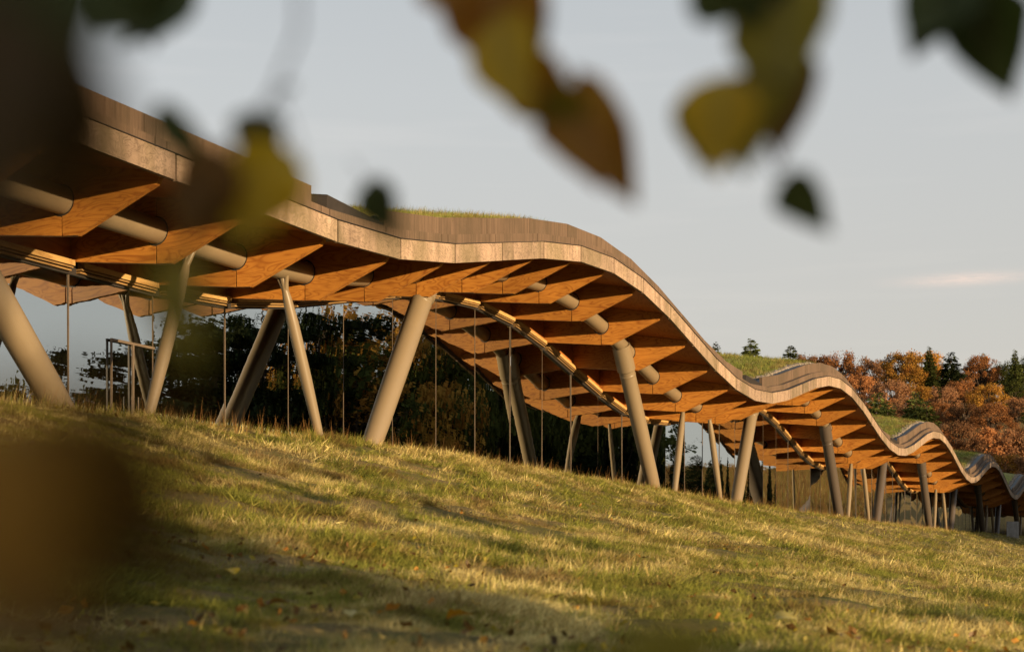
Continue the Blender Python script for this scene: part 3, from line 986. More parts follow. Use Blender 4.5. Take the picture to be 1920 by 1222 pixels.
# ------------------------------------------------------------------ trees
def leaf_cloud(centers, radii, n, size, flat=1.0, seed=0):
    r_ = np.random.default_rng(seed)
    k = r_.integers(0, len(centers), n)
    d = r_.normal(size=(n, 3)); d /= np.linalg.norm(d, axis=1, keepdims=True)
    rad = radii[k] * (r_.random(n) ** 0.45)
    p = centers[k] + (d * rad[:, None] * 0.55 + r_.normal(size=(n, 3)) * radii[k][:, None] * 0.42) * np.array([1, 1, 0.78])
    nrm = r_.normal(size=(n, 3)) + d * 0.8; nrm[:, 2] = nrm[:, 2] * 0.8 + 0.3
    nrm /= np.linalg.norm(nrm, axis=1, keepdims=True)
    t1 = np.cross(nrm, r_.normal(size=(n, 3))); t1 /= np.linalg.norm(t1, axis=1, keepdims=True)
    t2 = np.cross(nrm, t1)
    s = size * r_.uniform(0.55, 1.35, n)[:, None]
    v = np.empty((n, 4, 3))
    v[:, 0] = p - t1 * s * 0.9; v[:, 1] = p - t2 * s * 0.5; v[:, 2] = p + t1 * s; v[:, 3] = p + t2 * s * 0.55
    tint = np.clip(r_.random(n) * 0.7 + 0.3 * (r_.random(len(centers))[k]), 0, 1)
    return v.reshape(-1, 3), np.arange(4 * n).reshape(n, 4), np.repeat(tint, 4)

def cloud_mesh(name, v, f, tint, mat):
    me = bpy.data.meshes.new(name)
    me.from_pydata(v.tolist(), [], f.tolist())
    at = me.attributes.new('tint', 'FLOAT', 'POINT')
    at.data.foreach_set('value', tint.astype(np.float32))
    me.materials.append(mat)
    return me

def broadleaf_proto(seed, H, spread, n, size, base=0.28):
    r_ = random.Random(seed)
    mb = MB()
    mb.tube([(0, 0, -0.6), (r_.uniform(-.2, .2), r_.uniform(-.2, .2), H * 0.3), (r_.uniform(-.4, .4), r_.uniform(-.4, .4), H * 0.62), (r_.uniform(-.5, .5), r_.uniform(-.5, .5), H * 0.9)], [H * 0.024, H * 0.018, H * 0.011, H * 0.003], 7)
    cs, rs = [], []
    nb = 58
    for q in range(nb):
        h0 = H * r_.uniform(base * 0.7, 0.62)
        an = q * 2.4 + r_.uniform(-.5, .5)
        el = r_.uniform(0.05, 1.0)                        # where on the dome this limb ends
        out = spread * math.sqrt(1 - el * el * 0.92) * r_.uniform(0.72, 1.08)
        zt = H * (base + 0.12 + (0.86 - base - 0.06) * el) * r_.uniform(0.95, 1.06)
        tip = Vector((math.cos(an) * out, math.sin(an) * out, zt))
        h0 = min(h0, zt - 0.5)
        mid = Vector((math.cos(an) * out * 0.45, math.sin(an) * out * 0.45, h0 + (zt - h0) * 0.5))
        mb.tube([(0, 0, h0), mid, tip], [H * 0.009, H * 0.006, H * 0.002], 5, False)
        rr = spread * r_.uniform(0.12, 0.25)
        cs.append(tip); rs.append(rr)
        if q % 2:
            cs.append(mid * 0.35 + tip * 0.65 + Vector((0, 0, 0.3))); rs.append(rr * 0.9)
    v, f, t = leaf_cloud(np.array([tuple(c) for c in cs]), np.array(rs), n, size, seed=seed)
    return mb.mesh('trunk', True), (v, f, t)

def conifer_proto(seed, H, R, n_whorl, size, droop=0.25, bare=0.1, ragged=0.35, n=3600):
    r_ = np.random.default_rng(seed)
    mb = MB()
    mb.tube([(0, 0, -0.6), (0, 0, H * 0.5), (0, 0, H)], [H * 0.018, H * 0.011, 0.02], 7)
    wl_ = r_.uniform(1 - ragged, 1.1, (n_whorl + 1, 12))
    u = 1 - np.sqrt(r_.random(n)); u = np.clip(u, 0, 0.995)
    w = np.floor(u * n_whorl).astype(int)
    q = r_.integers(0, 9, n)
    an = q * 2 * np.pi / 9 + w * 1.3 + r_.normal(0, 0.16, n)
    L = R * (1 - u) ** 0.85 * wl_[w, q] + 0.15
    s = np.sqrt(r_.uniform(0.02, 1, n))
    uu = (w + 0.5 + 0.28 * r_.normal(size=n)) / n_whorl
    z = H * (bare + (1 - bare) * np.clip(uu, 0, 1)) - droop * L * s + 0.10 * L * s * s
    p = np.stack([np.cos(an) * L * s, np.sin(an) * L * s, z], 1)
    a2 = an + r_.normal(0, 0.7, n)
    l2 = size * r_.uniform(0.5, 1.3, n) * (1.2 - 0.5 * u)
    ax = np.stack([np.cos(a2), np.sin(a2), -r_.uniform(-0.15, 0.6, n)], 1) * l2[:, None]
    sd = np.stack([-np.sin(a2), np.cos(a2), r_.normal(0, 0.5, n)], 1) * (l2 * 0.34)[:, None]
    v = np.empty((n, 4, 3)); v[:, 0] = p - ax * 0.3; v[:, 1] = p + ax * 0.4 + sd; v[:, 2] = p + ax; v[:, 3] = p + ax * 0.4 - sd
    # a leader at the very top
    tint = np.clip(r_.random(n) * 0.6 + 0.4 * s, 0, 1)
    return mb.mesh('trunk', True), (v.reshape(-1, 3), np.arange(4 * n).reshape(n, 4), np.repeat(tint, 4))

def layered_pine_proto(seed, H, R, n, size):
    """old cedar-like tree with flat plates of needles and sky between them"""
    r_ = random.Random(seed)
    mb = MB()
    mb.tube([(0, 0, -0.6), (0.1, 0, H * 0.45), (0.3, 0.2, H * 0.75), (0.2, 0.3, H)], [H * 0.026, H * 0.019, H * 0.011, 0.05], 8)
    cs, rs = [], []
    for q in range(22):
        u = r_.uniform(0.22, 1.0)
        an = q * 2.4 + r_.uniform(-.5, .5)
        out = R * r_.uniform(0.35, 1.0) * (1.1 - 0.65 * u)
        tip = Vector((math.cos(an) * out, math.sin(an) * out, H * u + r_.uniform(-.2, .5)))
        mb.tube([(0.1, 0.1, H * u * 0.96), tip * 0.55 + Vector((0, 0, H * u * 0.45)), tip], [H * 0.008, H * 0.005, 0.02], 5, False)
        for k in range(3):
            cs.append(tip * (0.62 + 0.19 * k) + Vector((r_.uniform(-.5, .5), r_.uniform(-.5, .5), (1 - 0.62 - 0.19 * k) * H * u + r_.uniform(-.15, .2)))); rs.append(R * r_.uniform(0.14, 0.27))
    C_, R_ = np.array([tuple(c) for c in cs]), np.array(rs)
    rr = np.random.default_rng(seed)
    k = rr.integers(0, len(C_), n)
    d = rr.normal(size=(n, 3)) * 0.55
    p = C_[k] + d * R_[k][:, None] * np.array([1, 1, 0.22])
    nrm = rr.normal(size=(n, 3)) * 0.6 + np.array([0, 0, 1.0]); nrm /= np.linalg.norm(nrm, axis=1, keepdims=True)
    t1 = np.cross(nrm, rr.normal(size=(n, 3))); t1 /= np.linalg.norm(t1, axis=1, keepdims=True)
    t2 = np.cross(nrm, t1)
    s = size * rr.uniform(0.5, 1.3, n)[:, None]
    v = np.empty((n, 4, 3)); v[:, 0] = p - t1 * s; v[:, 1] = p - t2 * s * .4; v[:, 2] = p + t1 * s; v[:, 3] = p + t2 * s * .4
    return mb.mesh('trunk', True), (v.reshape(-1, 3), np.arange(4 * n).reshape(n, 4), np.repeat(rr.random(n), 4))

PROTO = {}
bl = [broadleaf_proto(11, 16, 6.0, 10500, 0.21, 0.36), broadleaf_proto(12, 15, 6.4, 10500, 0.21, 0.30), broadleaf_proto(13, 17, 5.4, 10000, 0.21, 0.42), broadleaf_proto(14, 9, 5.0, 8000, 0.18, 0.06)]
for q, (tr, (v, f, t)) in enumerate(bl):
    for cn in ('rust', 'brown', 'gold', 'green', 'pine'):
        PROTO[(q, cn)] = (tr, cloud_mesh('crown', v, f, t, FOL[cn]))
cf = [conifer_proto(21, 15, 4.2, 15, 0.62, 0.15, 0.1, 0.45, 6500), conifer_proto(22, 18, 3.6, 18, 0.62, 0.3, 0.1, 0.55, 6500), conifer_proto(23, 8, 2.7, 12, 0.42, 0.1, 0.03, 0.3, 7000)]
for q, (tr, (v, f, t)) in enumerate(cf):
    PROTO[('c%d' % q, 'conifer')] = (tr, cloud_mesh('crown', v, f, t, FOL['conifer']))
    PROTO[('c%d' % q, 'pine')] = (tr, cloud_mesh('crown', v, f, t, FOL['pine']))
lp = [layered_pine_proto(31, 19, 8.0, 9000, 0.30), layered_pine_proto(32, 17, 7.0, 8000, 0.30)]
for q, (tr, (v, f, t)) in enumerate(lp):
    PROTO[('p%d' % q, 'pine')] = (tr, cloud_mesh('crown', v, f, t, FOL['pine']))

def tree(name, kind, colour, x, y, scale, label, cat='tree', group=None, rz=None, sx=1.0, dz=0.0):
    tr, cr = PROTO[(kind, colour)]
    t = thing(name, label, cat, (x, y, gz(x, y) - 0.1 + dz), group)
    t.rotation_euler = (0, 0, random.uniform(0, 6.28) if rz is None else rz)
    t.scale = (scale * sx, scale * sx, scale)
    link('trunk', tr, M_BARK, t)
    link('crown', cr, None, t)
    return t
def at_view(px, depth):
    v = view_point(px, 1062, depth)
    return v.x, v.y
G_HILL = 'autumn trees on the hillside behind the roof'
def zone(px):
    if px < 1400: return 'right of the first roof wave'
    if px < 1530: return 'left of the second roof crest'
    if px < 1600: return 'behind the second roof crest'
    if px < 1680: return 'above the falling second wave'
    if px < 1740: return 'above the second turf dip'
    if px < 1800: return 'above the third roof crest'
    if px < 1850: return 'above the falling third wave'
    return 'above the fourth roof crest'
CW = {'rust': 'rust-orange beech', 'brown': 'dull brown beech', 'gold': 'golden-orange beech', 'green': 'olive broadleaf', 'conifer': 'pointed green conifer', 'pine': 'dark green pine'}
# (px, top py, depth, kind, colour): skyline row, then rows down the slope
HILL = []
ROWS = [
    (372, 40, 'on the skyline', (0, 1, 2), [(1345, 682, 'brown'), (1425, 674, 'rust'), (1512, 662, 'brown'), (1572, 656, 'rust'), (1640, 668, 'brown'), (1692, 657, 'gold'), (1730, 654, 'gold'), (1812, 692, 'brown'), (1838, 664, 'rust'), (1886, 676, 'green'), (1938, 668, 'green')]),
    (330, 30, 'in the second rank', (1, 2, 0), [(1548, 704, 'brown'), (1612, 700, 'rust'), (1670, 708, 'brown'), (1716, 716, 'gold'), (1768, 722, 'brown'), (1806, 708, 'rust'), (1852, 716, 'gold'), (1900, 712, 'green'), (1948, 722, 'rust')]),
    (290, 26, 'halfway up the slope', (2, 0, 1), [(1592, 742, 'brown'), (1648, 746, 'rust'), (1704, 754, 'brown'), (1758, 752, 'rust'), (1808, 754, 'brown'), (1858, 752, 'rust'), (1906, 762, 'brown'), (1950, 760, 'green')]),
    (252, 16, 'low on the slope', (3, 1, 3), [(1744, 796, 'rust'), (1790, 786, 'brown'), (1836, 794, 'rust'), (1880, 798, 'brown'), (1930, 796, 'rust')]),
    (226, 10, 'at the foot of the slope', (3, 3, 3), [(1815, 836, 'brown'), (1850, 842, 'rust'), (1886, 846, 'gold'), (1925, 850, 'brown')])]
for d0, dv, row, kinds, lst in ROWS:
    for q, (px, py, cn) in enumerate(lst):
        HILL.append((px, py, d0 + (q * 17) % dv, kinds[q % 3], cn, row))
used_labels = {}
def hill_label(cn, row, px):
    l = '%s %s, %s' % (CW[cn], row, zone(px))
    used_labels[l] = used_labels.get(l, 0) + 1
    if used_labels[l] > 1:
        l = '%s %s, right of twin, %s' % (CW[cn], row, zone(px))
        used_labels[l] = used_labels.get(l, 0) + 1
        if used_labels[l] > 1:
            l = l.replace('right of twin', 'last of three')
    return l
HB = {0: 16, 1: 15, 2: 17, 3: 9, 'c0': 15, 'c1': 18, 'c2': 8}
for px, py, dep, kind, cn, row in HILL:
    x, y = at_view(px, dep)
    top = (1062 - py) / F * dep
    h = top - gz(x, y)
    sc = min(max(h / HB[kind] / 0.99, 0.55), 1.9)
    tree('beech_tree' if cn != 'green' else 'broadleaf_tree', kind, cn, x, y, sc, hill_label(cn, row, px), 'tree', G_HILL, sx=min(1.15, max(0.85, 1.0 / sc ** 0.2)))
for px, py, dep, kind, cn, lab in [
    (1408, 634, 380, 'c0', 'conifer', 'lone spreading conifer standing above the turf roof, right of the first wave'),
    (1341, 640, 400, 'c1', 'conifer', 'thin conifer top just clearing the falling edge of the first wave'),
    (1482, 648, 396, 'c2', 'conifer', 'small pointed conifer at the left end of the skyline beeches'),
    (1742, 648, 380, 'c1', 'conifer', 'ragged olive conifer rising over the golden beeches at the gap in the wood'),
    (1783, 660, 384, 'c2', 'pine', 'slim round-topped dark pine standing alone in the gap of the skyline'),
    (1843, 660, 392, 'c1', 'conifer', 'thin conifer spire over the rust beeches right of the gap'),
    (1903, 654, 360, 'c1', 'conifer', 'tall dark conifer on the skyline near the right picture edge'),
    (1646, 736, 268, 'c2', 'conifer', 'young bright green conifer, left of the four above the falling second wave'),
    (1664, 752, 262, 'c2', 'conifer', 'short bushy green conifer beside the left young conifer'),
    (1716, 734, 266, 'c2', 'conifer', 'tallest of the young green conifers above the second turf dip'),
    (1738, 752, 262, 'c2', 'conifer', 'broad yellow-green young conifer just right of the taller young conifer')]:
    x, y = at_view(px, dep)
    h = (1062 - py) / F * dep - gz(x, y)
    tree('conifer_tree', kind, cn, x, y, max(h / HB[kind], 0.5), lab, 'tree', 'conifers among the autumn trees', sx=1.35 if px == 1408 else 1.1)

# pines and broadleaves across the slope from the glass: seen in its reflection
G_REF = 'trees facing the glass wall'
for px, py, dep, kind, cn, lab in [
    (470, 560, 106, 'p0', 'pine', 'tall layered pine mirrored in the glass between the thin left columns'),
    (575, 580, 110, 'p1', 'pine', 'broad layered pine mirrored left of the big pale column'),
    (395, 590, 103, 'p1', 'pine', 'layered pine mirrored behind the left thin column'),
    (300, 585, 101, 'p0', 'pine', 'ragged pine mirrored beside the glass door'),
    (215, 640, 104, 'p1', 'pine', 'low pine mirrored at the glass door'),
    (80, 690, 112, 3, 'green', 'low olive tree mirrored at the foot of the leftmost panes'),
    (150, 668, 118, 'p0', 'pine', 'low pine mirrored left of the glass door'),
    (690, 572, 118, 1, 'gold', 'golden tree mirrored in the pane left of the big pale column'),
    (640, 640, 112, 0, 'green', 'olive tree mirrored low left of the big pale column'),
    (770, 600, 122, 0, 'green', 'dark tree mirrored right of the big pale column'),
    (850, 610, 128, 'c1', 'pine', 'dark spruce mirrored under the first roof crest'),
    (920, 600, 134, 2, 'green', 'dark broadleaf tree mirrored under the first roof crest'),
    (985, 620, 140, 'c0', 'pine', 'wide dark spruce mirrored under the first roof crest'),
    (1050, 640, 146, 1, 'green', 'olive tree mirrored left of the steep shaded column'),
    (1110, 660, 152, 'c0', 'pine', 'spruce mirrored behind the steep shaded column'),
    (1165, 700, 160, 0, 'green', 'broad dark tree mirrored behind the steep shaded column'),
    (1215, 760, 168, 'c1', 'pine', 'spruce mirrored right of the steep shaded column'),
    (1255, 800, 172, 'c0', 'pine', 'short spruce mirrored beside the thin columns of the second trough'),
    (1310, 850, 182, 'c1', 'pine', 'small spruce mirrored between the thin columns of the second trough'),
    (1350, 862, 190, 'c0', 'pine', 'small wide spruce mirrored between the thin columns of the second trough'),
    (1395, 855, 200, 'c1', 'pine', 'small spruce mirrored behind the second big pale column'),
    (250, 715, 122, 3, 'pine', 'dark thicket bush mirrored at the foot of the glass door'),
    (345, 700, 124, 3, 'pine', 'dark thicket bush mirrored behind the left thin column'),
    (440, 690, 126, 3, 'pine', 'dark thicket bush mirrored between the thin left columns'),
    (535, 690, 128, 3, 'pine', 'dark thicket bush mirrored behind the right thin column'),
    (630, 700, 130, 3, 'pine', 'dark thicket bush mirrored left of the big pale column'),
    (720, 690, 132, 3, 'pine', 'dark thicket bush mirrored behind the big pale column'),
    (810, 700, 136, 3, 'pine', 'dark thicket bush mirrored right of the big pale column'),
    (900, 710, 140, 3, 'pine', 'dark thicket bush mirrored under the first roof crest'),
    (1000, 730, 146, 3, 'pine', 'dark thicket bush mirrored left of the steep shaded column'),
    (1090, 750, 152, 3, 'pine', 'dark thicket bush mirrored behind the steep shaded column')]:
    dep *= 1.45
    HB.update({'p0': 19, 'p1': 17})
    v = view_point(px, py, dep)
    x, y = 2 * X_GLASS - v.x, v.y
    HB.update({'p0': 19, 'p1': 17})
    h = v.z - gz(x, y)
    tree('pine_tree' if isinstance(kind, str) else ('thicket_bush' if kind == 3 else 'broadleaf_tree'), kind, cn, x, y, max(h, 3.0) / HB[kind], lab, 'tree', G_REF)

# ------------------------------------------------------------------ foreground branch leaves, fallen leaves, shade-giving shrub
def leaf_mesh(name, L, style, curl, fold, seed):
    """leaf in its own xy plane, stalk end at the origin, tip along +y"""
    r_ = random.Random(seed)
    if style == 'ovate':
        prof = [(0, 0.02), (0.06, 0.22), (0.18, 0.36), (0.32, 0.41), (0.48, 0.37), (0.64, 0.27), (0.78, 0.16), (0.9, 0.07), (1.0, 0.0)]
    elif style == 'lobed':
        prof = [(0, 0.02), (-0.04, 0.20), (0.05, 0.34), (0.14, 0.46), (0.30, 0.52), (0.36, 0.36), (0.46, 0.32), (0.60, 0.36), (0.66, 0.22), (0.82, 0.12), (1.0, 0.0)]
    else:
        prof = [(0, 0.03), (0.1, 0.16), (0.3, 0.24), (0.5, 0.25), (0.7, 0.19), (0.88, 0.09), (1.0, 0.0)]
    vs_, fs_ = [], []
    cols = [-1, -0.55, 0, 0.55, 1]
    for (u, w) in prof:
        for c_ in cols:
            x = c_ * w * L * (1 + r_.uniform(-.08, .08))
            y_ = u * L + (abs(c_) * 0.02 * L)
            z = -curl * L * (u ** 2) * 0.5 + fold * abs(x) + r_.uniform(-.006, .006) * L
            vs_.append((x, y_, z))
    n_ = len(cols)
    for a_ in range(len(prof) - 1):
        for q in range(n_ - 1):
            fs_.append((a_ * n_ + q, a_ * n_ + q + 1, (a_ + 1) * n_ + q + 1, (a_ + 1) * n_ + q))
    return mesh(name, vs_, fs_, True)
RIGHT = Vector((CT, ST, 0)); FWD = Vector((-ST, CT, 0)); UP = Vector((0, 0, 1))
M_TWIG = mat_plain('twig_bark', (0.07, 0.045, 0.025), 0.8, 0.2, 0.4, 30)
leaf_seed = [100]
def twig(label, stem, leaves, thick=0.0022):
    """stem: list of (px, py, depth); leaves: (px, py, depth, length, angle in the picture deg (0 = tip down, + = tip right), tilt deg, style, colour)"""
    kk = 1.2 if stem[0][2] > 0.7 else (0.80 if stem[0][2] < 0.38 else 0.95)
    stem = [(a_, b_, c_ * kk) for a_, b_, c_ in stem]
    leaves = [(l[0], l[1], l[2] * kk, l[3] * kk) + tuple(l[4:]) for l in leaves]
    pts = [view_point(*s) for s in stem]
    t = thing('leafy_twig', label, 'twig', pts[0], 'twigs hanging close in front of the view')
    mb = MB()
    mb.tube([p - pts[0] for p in pts], [thick * (1 - 0.6 * k / len(pts)) for k in range(len(pts))], 7)
    link('stem', mb.mesh('stem', True), M_TWIG, t)
    for (px, py, dep, L, ang, tilt, style, cn) in leaves:
        leaf_seed[0] += 1
        o = link('leaf', leaf_mesh('leaf', L, style, random.uniform(0.1, 0.6), random.uniform(0.05, 0.3), leaf_seed[0]), LEAFM[cn], t)
        base = view_point(px, py, dep)
        a_ = math.radians(ang)
        yv = (-UP * math.cos(a_) + RIGHT * math.sin(a_)).normalized()
        nv = -FWD
        xv = yv.cross(nv).normalized()
        R = Matrix((xv, yv, nv)).transposed()
        R = R @ Matrix.Rotation(math.radians(tilt), 3, 'Y') @ Matrix.Rotation(math.radians(random.uniform(-12, 12)), 3, 'X')
        o.rotation_euler = R.to_euler()
        o.location = base - pts[0]
        # leaf stalk back to the nearest stem point
        near_p = min(pts, key=lambda p: (p - base).length)
        if (near_p - base).length > 0.004:
            mb = MB()
            q = R.inverted()
            mb.tube([(0, 0, 0), tuple(q @ ((near_p - base) * 0.5 + Vector((0, 0, 0.003)))), tuple(q @ (near_p - base))], [0.0007, 0.0008, 0.001], 5)
            link('leaf_stalk', mb.mesh('leaf_stalk', True), M_TWIG, o)
    return t
twig('dark hanging spray of brown and green leaves filling the upper left corner', [(-60, -120, 0.42), (20, -30, 0.42), (70, 150, 0.42), (60, 320, 0.42)],
     [(20, -120, 0.42, 0.062, -6, 5, 'ovate', 'green'), (130, -130, 0.44, 0.052, 4, 20, 'ovate', 'green'), (-60, 0, 0.40, 0.058, 12, 0, 'ovate', 'dark'), (60, 60, 0.42, 0.046, 10, 15, 'ovate', 'dark'), (70, 140, 0.43, 0.040, 16, 20, 'ovate', 'dark'), (20, 150, 0.41, 0.046, -4, 20, 'ovate', 'dark'), (110, 90, 0.43, 0.034, 30, 25, 'ovate', 'dark'),
      (20, 200, 0.40, 0.040, -20, 20, 'ovate', 'dark'), (110, 230, 0.43, 0.030, 35, 40, 'ovate', 'brown'), (-10, 250, 0.38, 0.028, 40, 35, 'ovate', 'dark')])
twig('dark green leaf drooping into the top edge left of the middle', [(150, -100, 0.95), (240, -60, 0.95), (300, -25, 0.95)],
     [(180, -15, 0.95, 0.046, 60, 20, 'ovate', 'green'), (375, -20, 0.95, 0.062, -66, 20, 'ovate', 'green'), (280, -50, 0.95, 0.046, -5, 10, 'ovate', 'green')])
twig('twig with a yellow leaf and dark leaves over the left roof edge', [(560, -90, 0.80), (560, 60, 0.8), (515, 170, 0.82), (450, 260, 0.84), (380, 300, 0.84)],
     [(478, 205, 0.86, 0.034, -3, 5, 'ovate', 'green'), (490, 215, 0.87, 0.028, 20, 20, 'ovate', 'green'), (290, 195, 0.86, 0.046, 42, 25, 'lance', 'green'), (555, 160, 0.9, 0.012, -80, 40, 'lance', 'green'),
      (562, 288, 0.82, 0.060, -50, 0, 'ovate', 'yellow'), (505, 305, 0.82, 0.05, -18, 10, 'ovate', 'yellow'), (400, 270, 0.80, 0.050, -8, 15, 'ovate', 'brown'), (470, 300, 0.8, 0.040, 12, 20, 'ovate', 'yellow'), (360, 330, 0.80, 0.036, -12, 25, 'ovate', 'brown')], 0.0018)
twig('olive green leaf hanging in front of the thin left column', [(345, 430, 0.69), (335, 480, 0.69)],
     [(335, 462, 0.69, 0.056, 2, 44, 'ovate', 'olive'), (320, 495, 0.70, 0.050, -4, 50, 'ovate', 'yellow'), (345, 520, 0.69, 0.046, 4, 48, 'ovate', 'olive')], 0.0010)
twig('single small dark green leaf over the drain hood on the first trough', [(660, 300, 1.0), (690, 345, 1.0)],
     [(690, 335, 1.0, 0.044, 22, 35, 'ovate', 'green'), (715, 345, 1.0, 0.040, 10, 45, 'ovate', 'green')], 0.0008)
twig('brown and orange curled leaves hanging at the top middle', [(820, -110, 0.90), (930, -60, 0.90), (985, 60, 0.9), (1060, 150, 0.9)],
     [(800, -50, 0.90, 0.032, 35, 10, 'ovate', 'orange'), (910, -110, 0.90, 0.094, 10, 35, 'ovate', 'orange'), (970, -60, 0.92, 0.080, -2, 45, 'ovate', 'brown'), (930, 30, 0.90, 0.066, 22, 38, 'ovate', 'yellow'), (950, 110, 0.9, 0.060, 42, 40, 'ovate', 'orange'),
      (1085, 130, 0.91, 0.086, 14, 42, 'lance', 'orange'), (1070, 160, 0.9, 0.066, 18, 30, 'ovate', 'orange'), (1010, 190, 0.9, 0.045, 58, 40, 'ovate', 'olive')])
twig('olive and yellow leaves on a drooping twig right of the middle', [(1300, -110, 0.90), (1420, -60, 0.90), (1490, 40, 0.90), (1470, 160, 0.9), (1420, 260, 0.9), (1455, 330, 0.92)],
     [(1290, -30, 0.90, 0.044, 68, 30, 'ovate', 'green'), (1490, -80, 0.90, 0.100, -2, 48, 'ovate', 'olive'), (1400, -60, 0.90, 0.05, 30, 20, 'ovate', 'green'), (1500, 100, 0.9, 0.066, -14, 50, 'ovate', 'brown'), (1470, 40, 0.92, 0.05, 6, 50, 'ovate', 'olive'),
      (1350, 140, 0.9, 0.060, -2, 8, 'ovate', 'yellow'), (1400, 130, 0.9, 0.062, -6, 30, 'ovate', 'olive'), (1325, 165, 0.92, 0.050, -4, 25, 'ovate', 'olive'), (1478, 320, 0.92, 0.046, 26, 50, 'ovate', 'green')])
twig('dark green three-pointed leaf in the upper right corner', [(1930, -120, 0.95), (1850, -60, 0.95), (1800, -20, 0.95)],
     [(1800, -75, 0.95, 0.066, -28, 15, 'ovate', 'green'), (1835, -30, 0.95, 0.074, 8, 40, 'ovate', 'green'), (1815, 20, 0.95, 0.046, -62, 40, 'lance', 'green'), (1815, -60, 0.95, 0.062, 14, 0, 'ovate', 'green')])
twig('large blurred brown leaves filling the lower left corner', [(-260, 640, 0.33), (-120, 740, 0.33), (40, 820, 0.34), (60, 1000, 0.34)],
     [(70, 715, 0.33, 0.056, 20, 12, 'ovate', 'dark'), (-60, 750, 0.32, 0.054, 14, 15, 'ovate', 'orange'), (130, 830, 0.34, 0.046, 26, 30, 'ovate', 'brown'), (0, 900, 0.33, 0.048, 20, 10, 'ovate', 'brown'),
      (60, 1030, 0.33, 0.036, 14, 25, 'lobed', 'green'), (205, 930, 0.35, 0.032, 14, 52, 'lance', 'olive'), (150, 760, 0.34, 0.046, 40, 30, 'ovate', 'brown')], 0.0016)
twig('olive leaf tips poking up from the bottom edge of the view', [(1230, 1420, 0.60), (1220, 1330, 0.6)],
     [(1225, 1335, 0.60, 0.046, 178, 20, 'ovate', 'olive'), (1235, 1330, 0.6, 0.044, 155, 30, 'ovate', 'olive')], 0.0012)

# fallen leaves on the grass
FALL = [(1640, 1030, 'yellow', 0.16, 'curled orange-yellow leaf standing in the grass on the right of the slope'), (1450, 1166, 'pale', 0.17, 'large pale leaf lying near the bottom right of the slope'),
        (1735, 1168, 'pale', 0.12, 'pale leaf lying right of the large pale leaf'), (1420, 1000, 'yellow', 0.10, 'small yellow leaf in the middle of the lit slope'), (440, 1080, 'yellow', 0.12, 'bright yellow leaf in the shaded lower left'),
        (380, 1020, 'pale', 0.14, 'pale green-yellow leaf beside the large blurred brown leaves'), (500, 1140, 'brown', 0.12, 'orange leaf cluster tip at the bottom left'), (575, 1070, 'olive', 0.15, 'olive leaf in the shaded grass left of the middle'),
        (840, 1165, 'orange', 0.13, 'upright orange leaf at the bottom middle'), (890, 1135, 'yellow', 0.10, 'small yellow leaf at the bottom middle'), (1600, 1200, 'orange', 0.12, 'orange leaf at the bottom edge right of the olive tips'),
        (700, 1030, 'yellow', 0.12, 'yellow leaf at the edge of the shaded grass'), (1850, 1140, 'yellow', 0.12, 'yellow leaf near the right picture edge'), (1560, 1195, 'brown', 0.13, 'brown curled leaf beside the large pale leaf'),
        (660, 1160, 'pale', 0.13, 'pale curled leaf at the bottom left of the middle'), (1300, 1120, 'orange', 0.10, 'small orange leaf below the combed straw')]
for px, py, cn, L, lab in FALL:
    # march along the sight line to the slope
    d = 5.0
    while d < 60:
        p = view_point(px, py, d)
        if p.z <= float(gzb(p.x, p.y)) + 0.05:
            break
        d += 0.05
    leaf_seed[0] += 1
    o = link('fallen_leaf', leaf_mesh('fallen_leaf', L, random.choice(['ovate', 'lobed']), 0.9, 0.5, leaf_seed[0]), LEAFM[cn], None, (p.x, p.y, float(gzb(p.x, p.y)) + 0.06))
    o.rotation_euler = (random.uniform(0.2, 0.9), random.uniform(-0.5, 0.5), random.uniform(0, 6.28))
    o['label'] = lab; o['category'] = 'leaf'; o['group'] = 'fallen leaves on the grass'

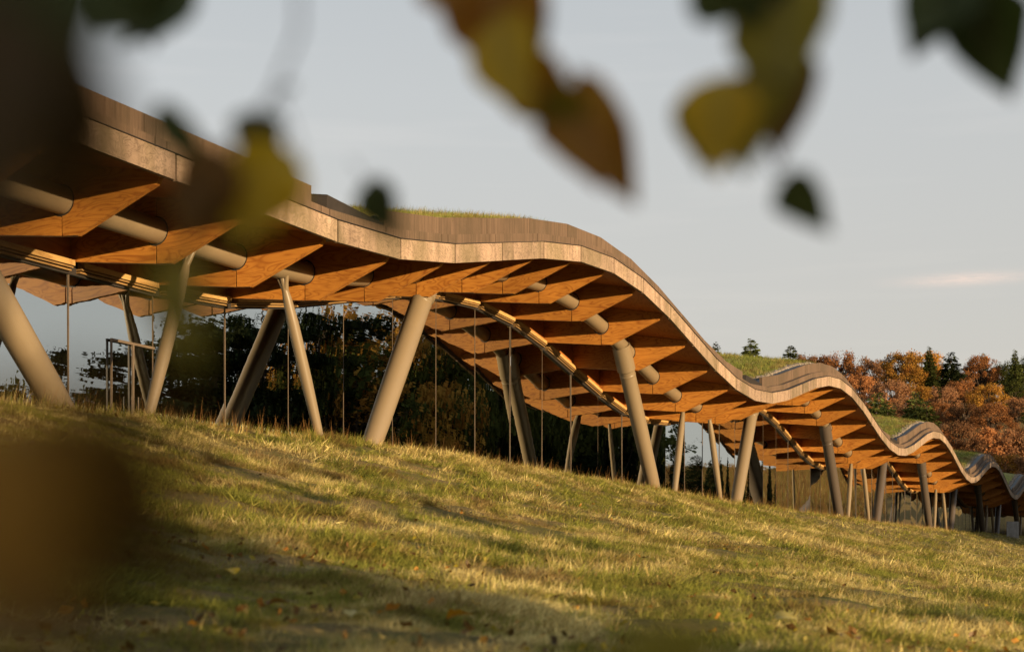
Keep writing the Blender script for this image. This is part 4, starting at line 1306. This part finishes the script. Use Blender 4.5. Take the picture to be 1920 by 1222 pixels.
# the shrub beside the viewpoint whose twigs hang into view and whose shade falls across the near grass
sh = thing('leafy_shrub', 'leafy shrub beside the viewpoint shading the near grass', 'shrub', (7.2, -1.2, gz(7.2, -1.2)))
r_ = random.Random(5)
mb = MB()
cs, rs = [], []
for q in range(56):
    an = r_.uniform(0, 6.28); out = r_.uniform(0.6, 4.8); h = r_.uniform(0.4, 3.2)
    tip = Vector((math.cos(an) * out * 0.6, math.sin(an) * out * 1.1, h))
    mb.tube([(0, 0, -0.2), tip * 0.5 + Vector((0, 0, 0.35)), tip], [0.05, 0.03, 0.008], 6)
    cs.append(tuple(tip)); rs.append(r_.uniform(0.45, 0.9))
link('branches', mb.mesh('branches', True), M_BARK, sh)
v, f, t = leaf_cloud(np.array(cs), np.array(rs) * 1.15, 30000, 0.15, seed=77)
link('foliage', cloud_mesh('foliage', v, f, t, FOL['green']), None, sh)
# two slender bare trees towards the sun: their trunks draw the soft streaks across the slope
def bare_tree(x, y, H, label):
    r_ = random.Random(int(x * 10))
    t = thing('bare_tree', label, 'tree', (x, y, gz(x, y)))
    mb = MB()
    mb.tube([(0, 0, -0.3), (0.1, 0, H * 0.4), (-0.1, 0.1, H)], [0.34, 0.27, 0.03], 8)
    for q in range(16):
        h = H * r_.uniform(0.3, 0.95); an = r_.uniform(0, 6.28); L = (H - h) * 0.5 + 0.6
        mb.tube([(0, 0, h), (math.cos(an) * L * .5, math.sin(an) * L * .5, h + L * .4), (math.cos(an) * L, math.sin(an) * L, h + L)], [0.06, 0.04, 0.01], 5, False)
    link('trunk', mb.mesh('trunk', True), M_BARK, t)
bare_tree(43, -4.2, 17, 'slender bare tree sunward of the viewpoint, nearer of two')
bare_tree(54, -5.8, 18, 'slender bare tree sunward of the viewpoint, farther of two')

# grey boarded enclosure at the far end under the eaves
x, y = at_view(1899, 158)
w = thing('boarded_enclosure', 'small grey boarded enclosure under the far eaves at the right picture edge', 'enclosure', (x, y, gz(x, y)))
for k in range(5):
    mb = MB()
    mb.box(k * 0.26 - 0.65, k * 0.26 - 0.405, -0.05 + 0.012 * (k % 2), 0.05 + 0.012 * (k % 2), -0.3, 1.75)
    o = link('board', mb.mesh('board'), M_CONC, w)
w.rotation_euler = (0, 0, TH)
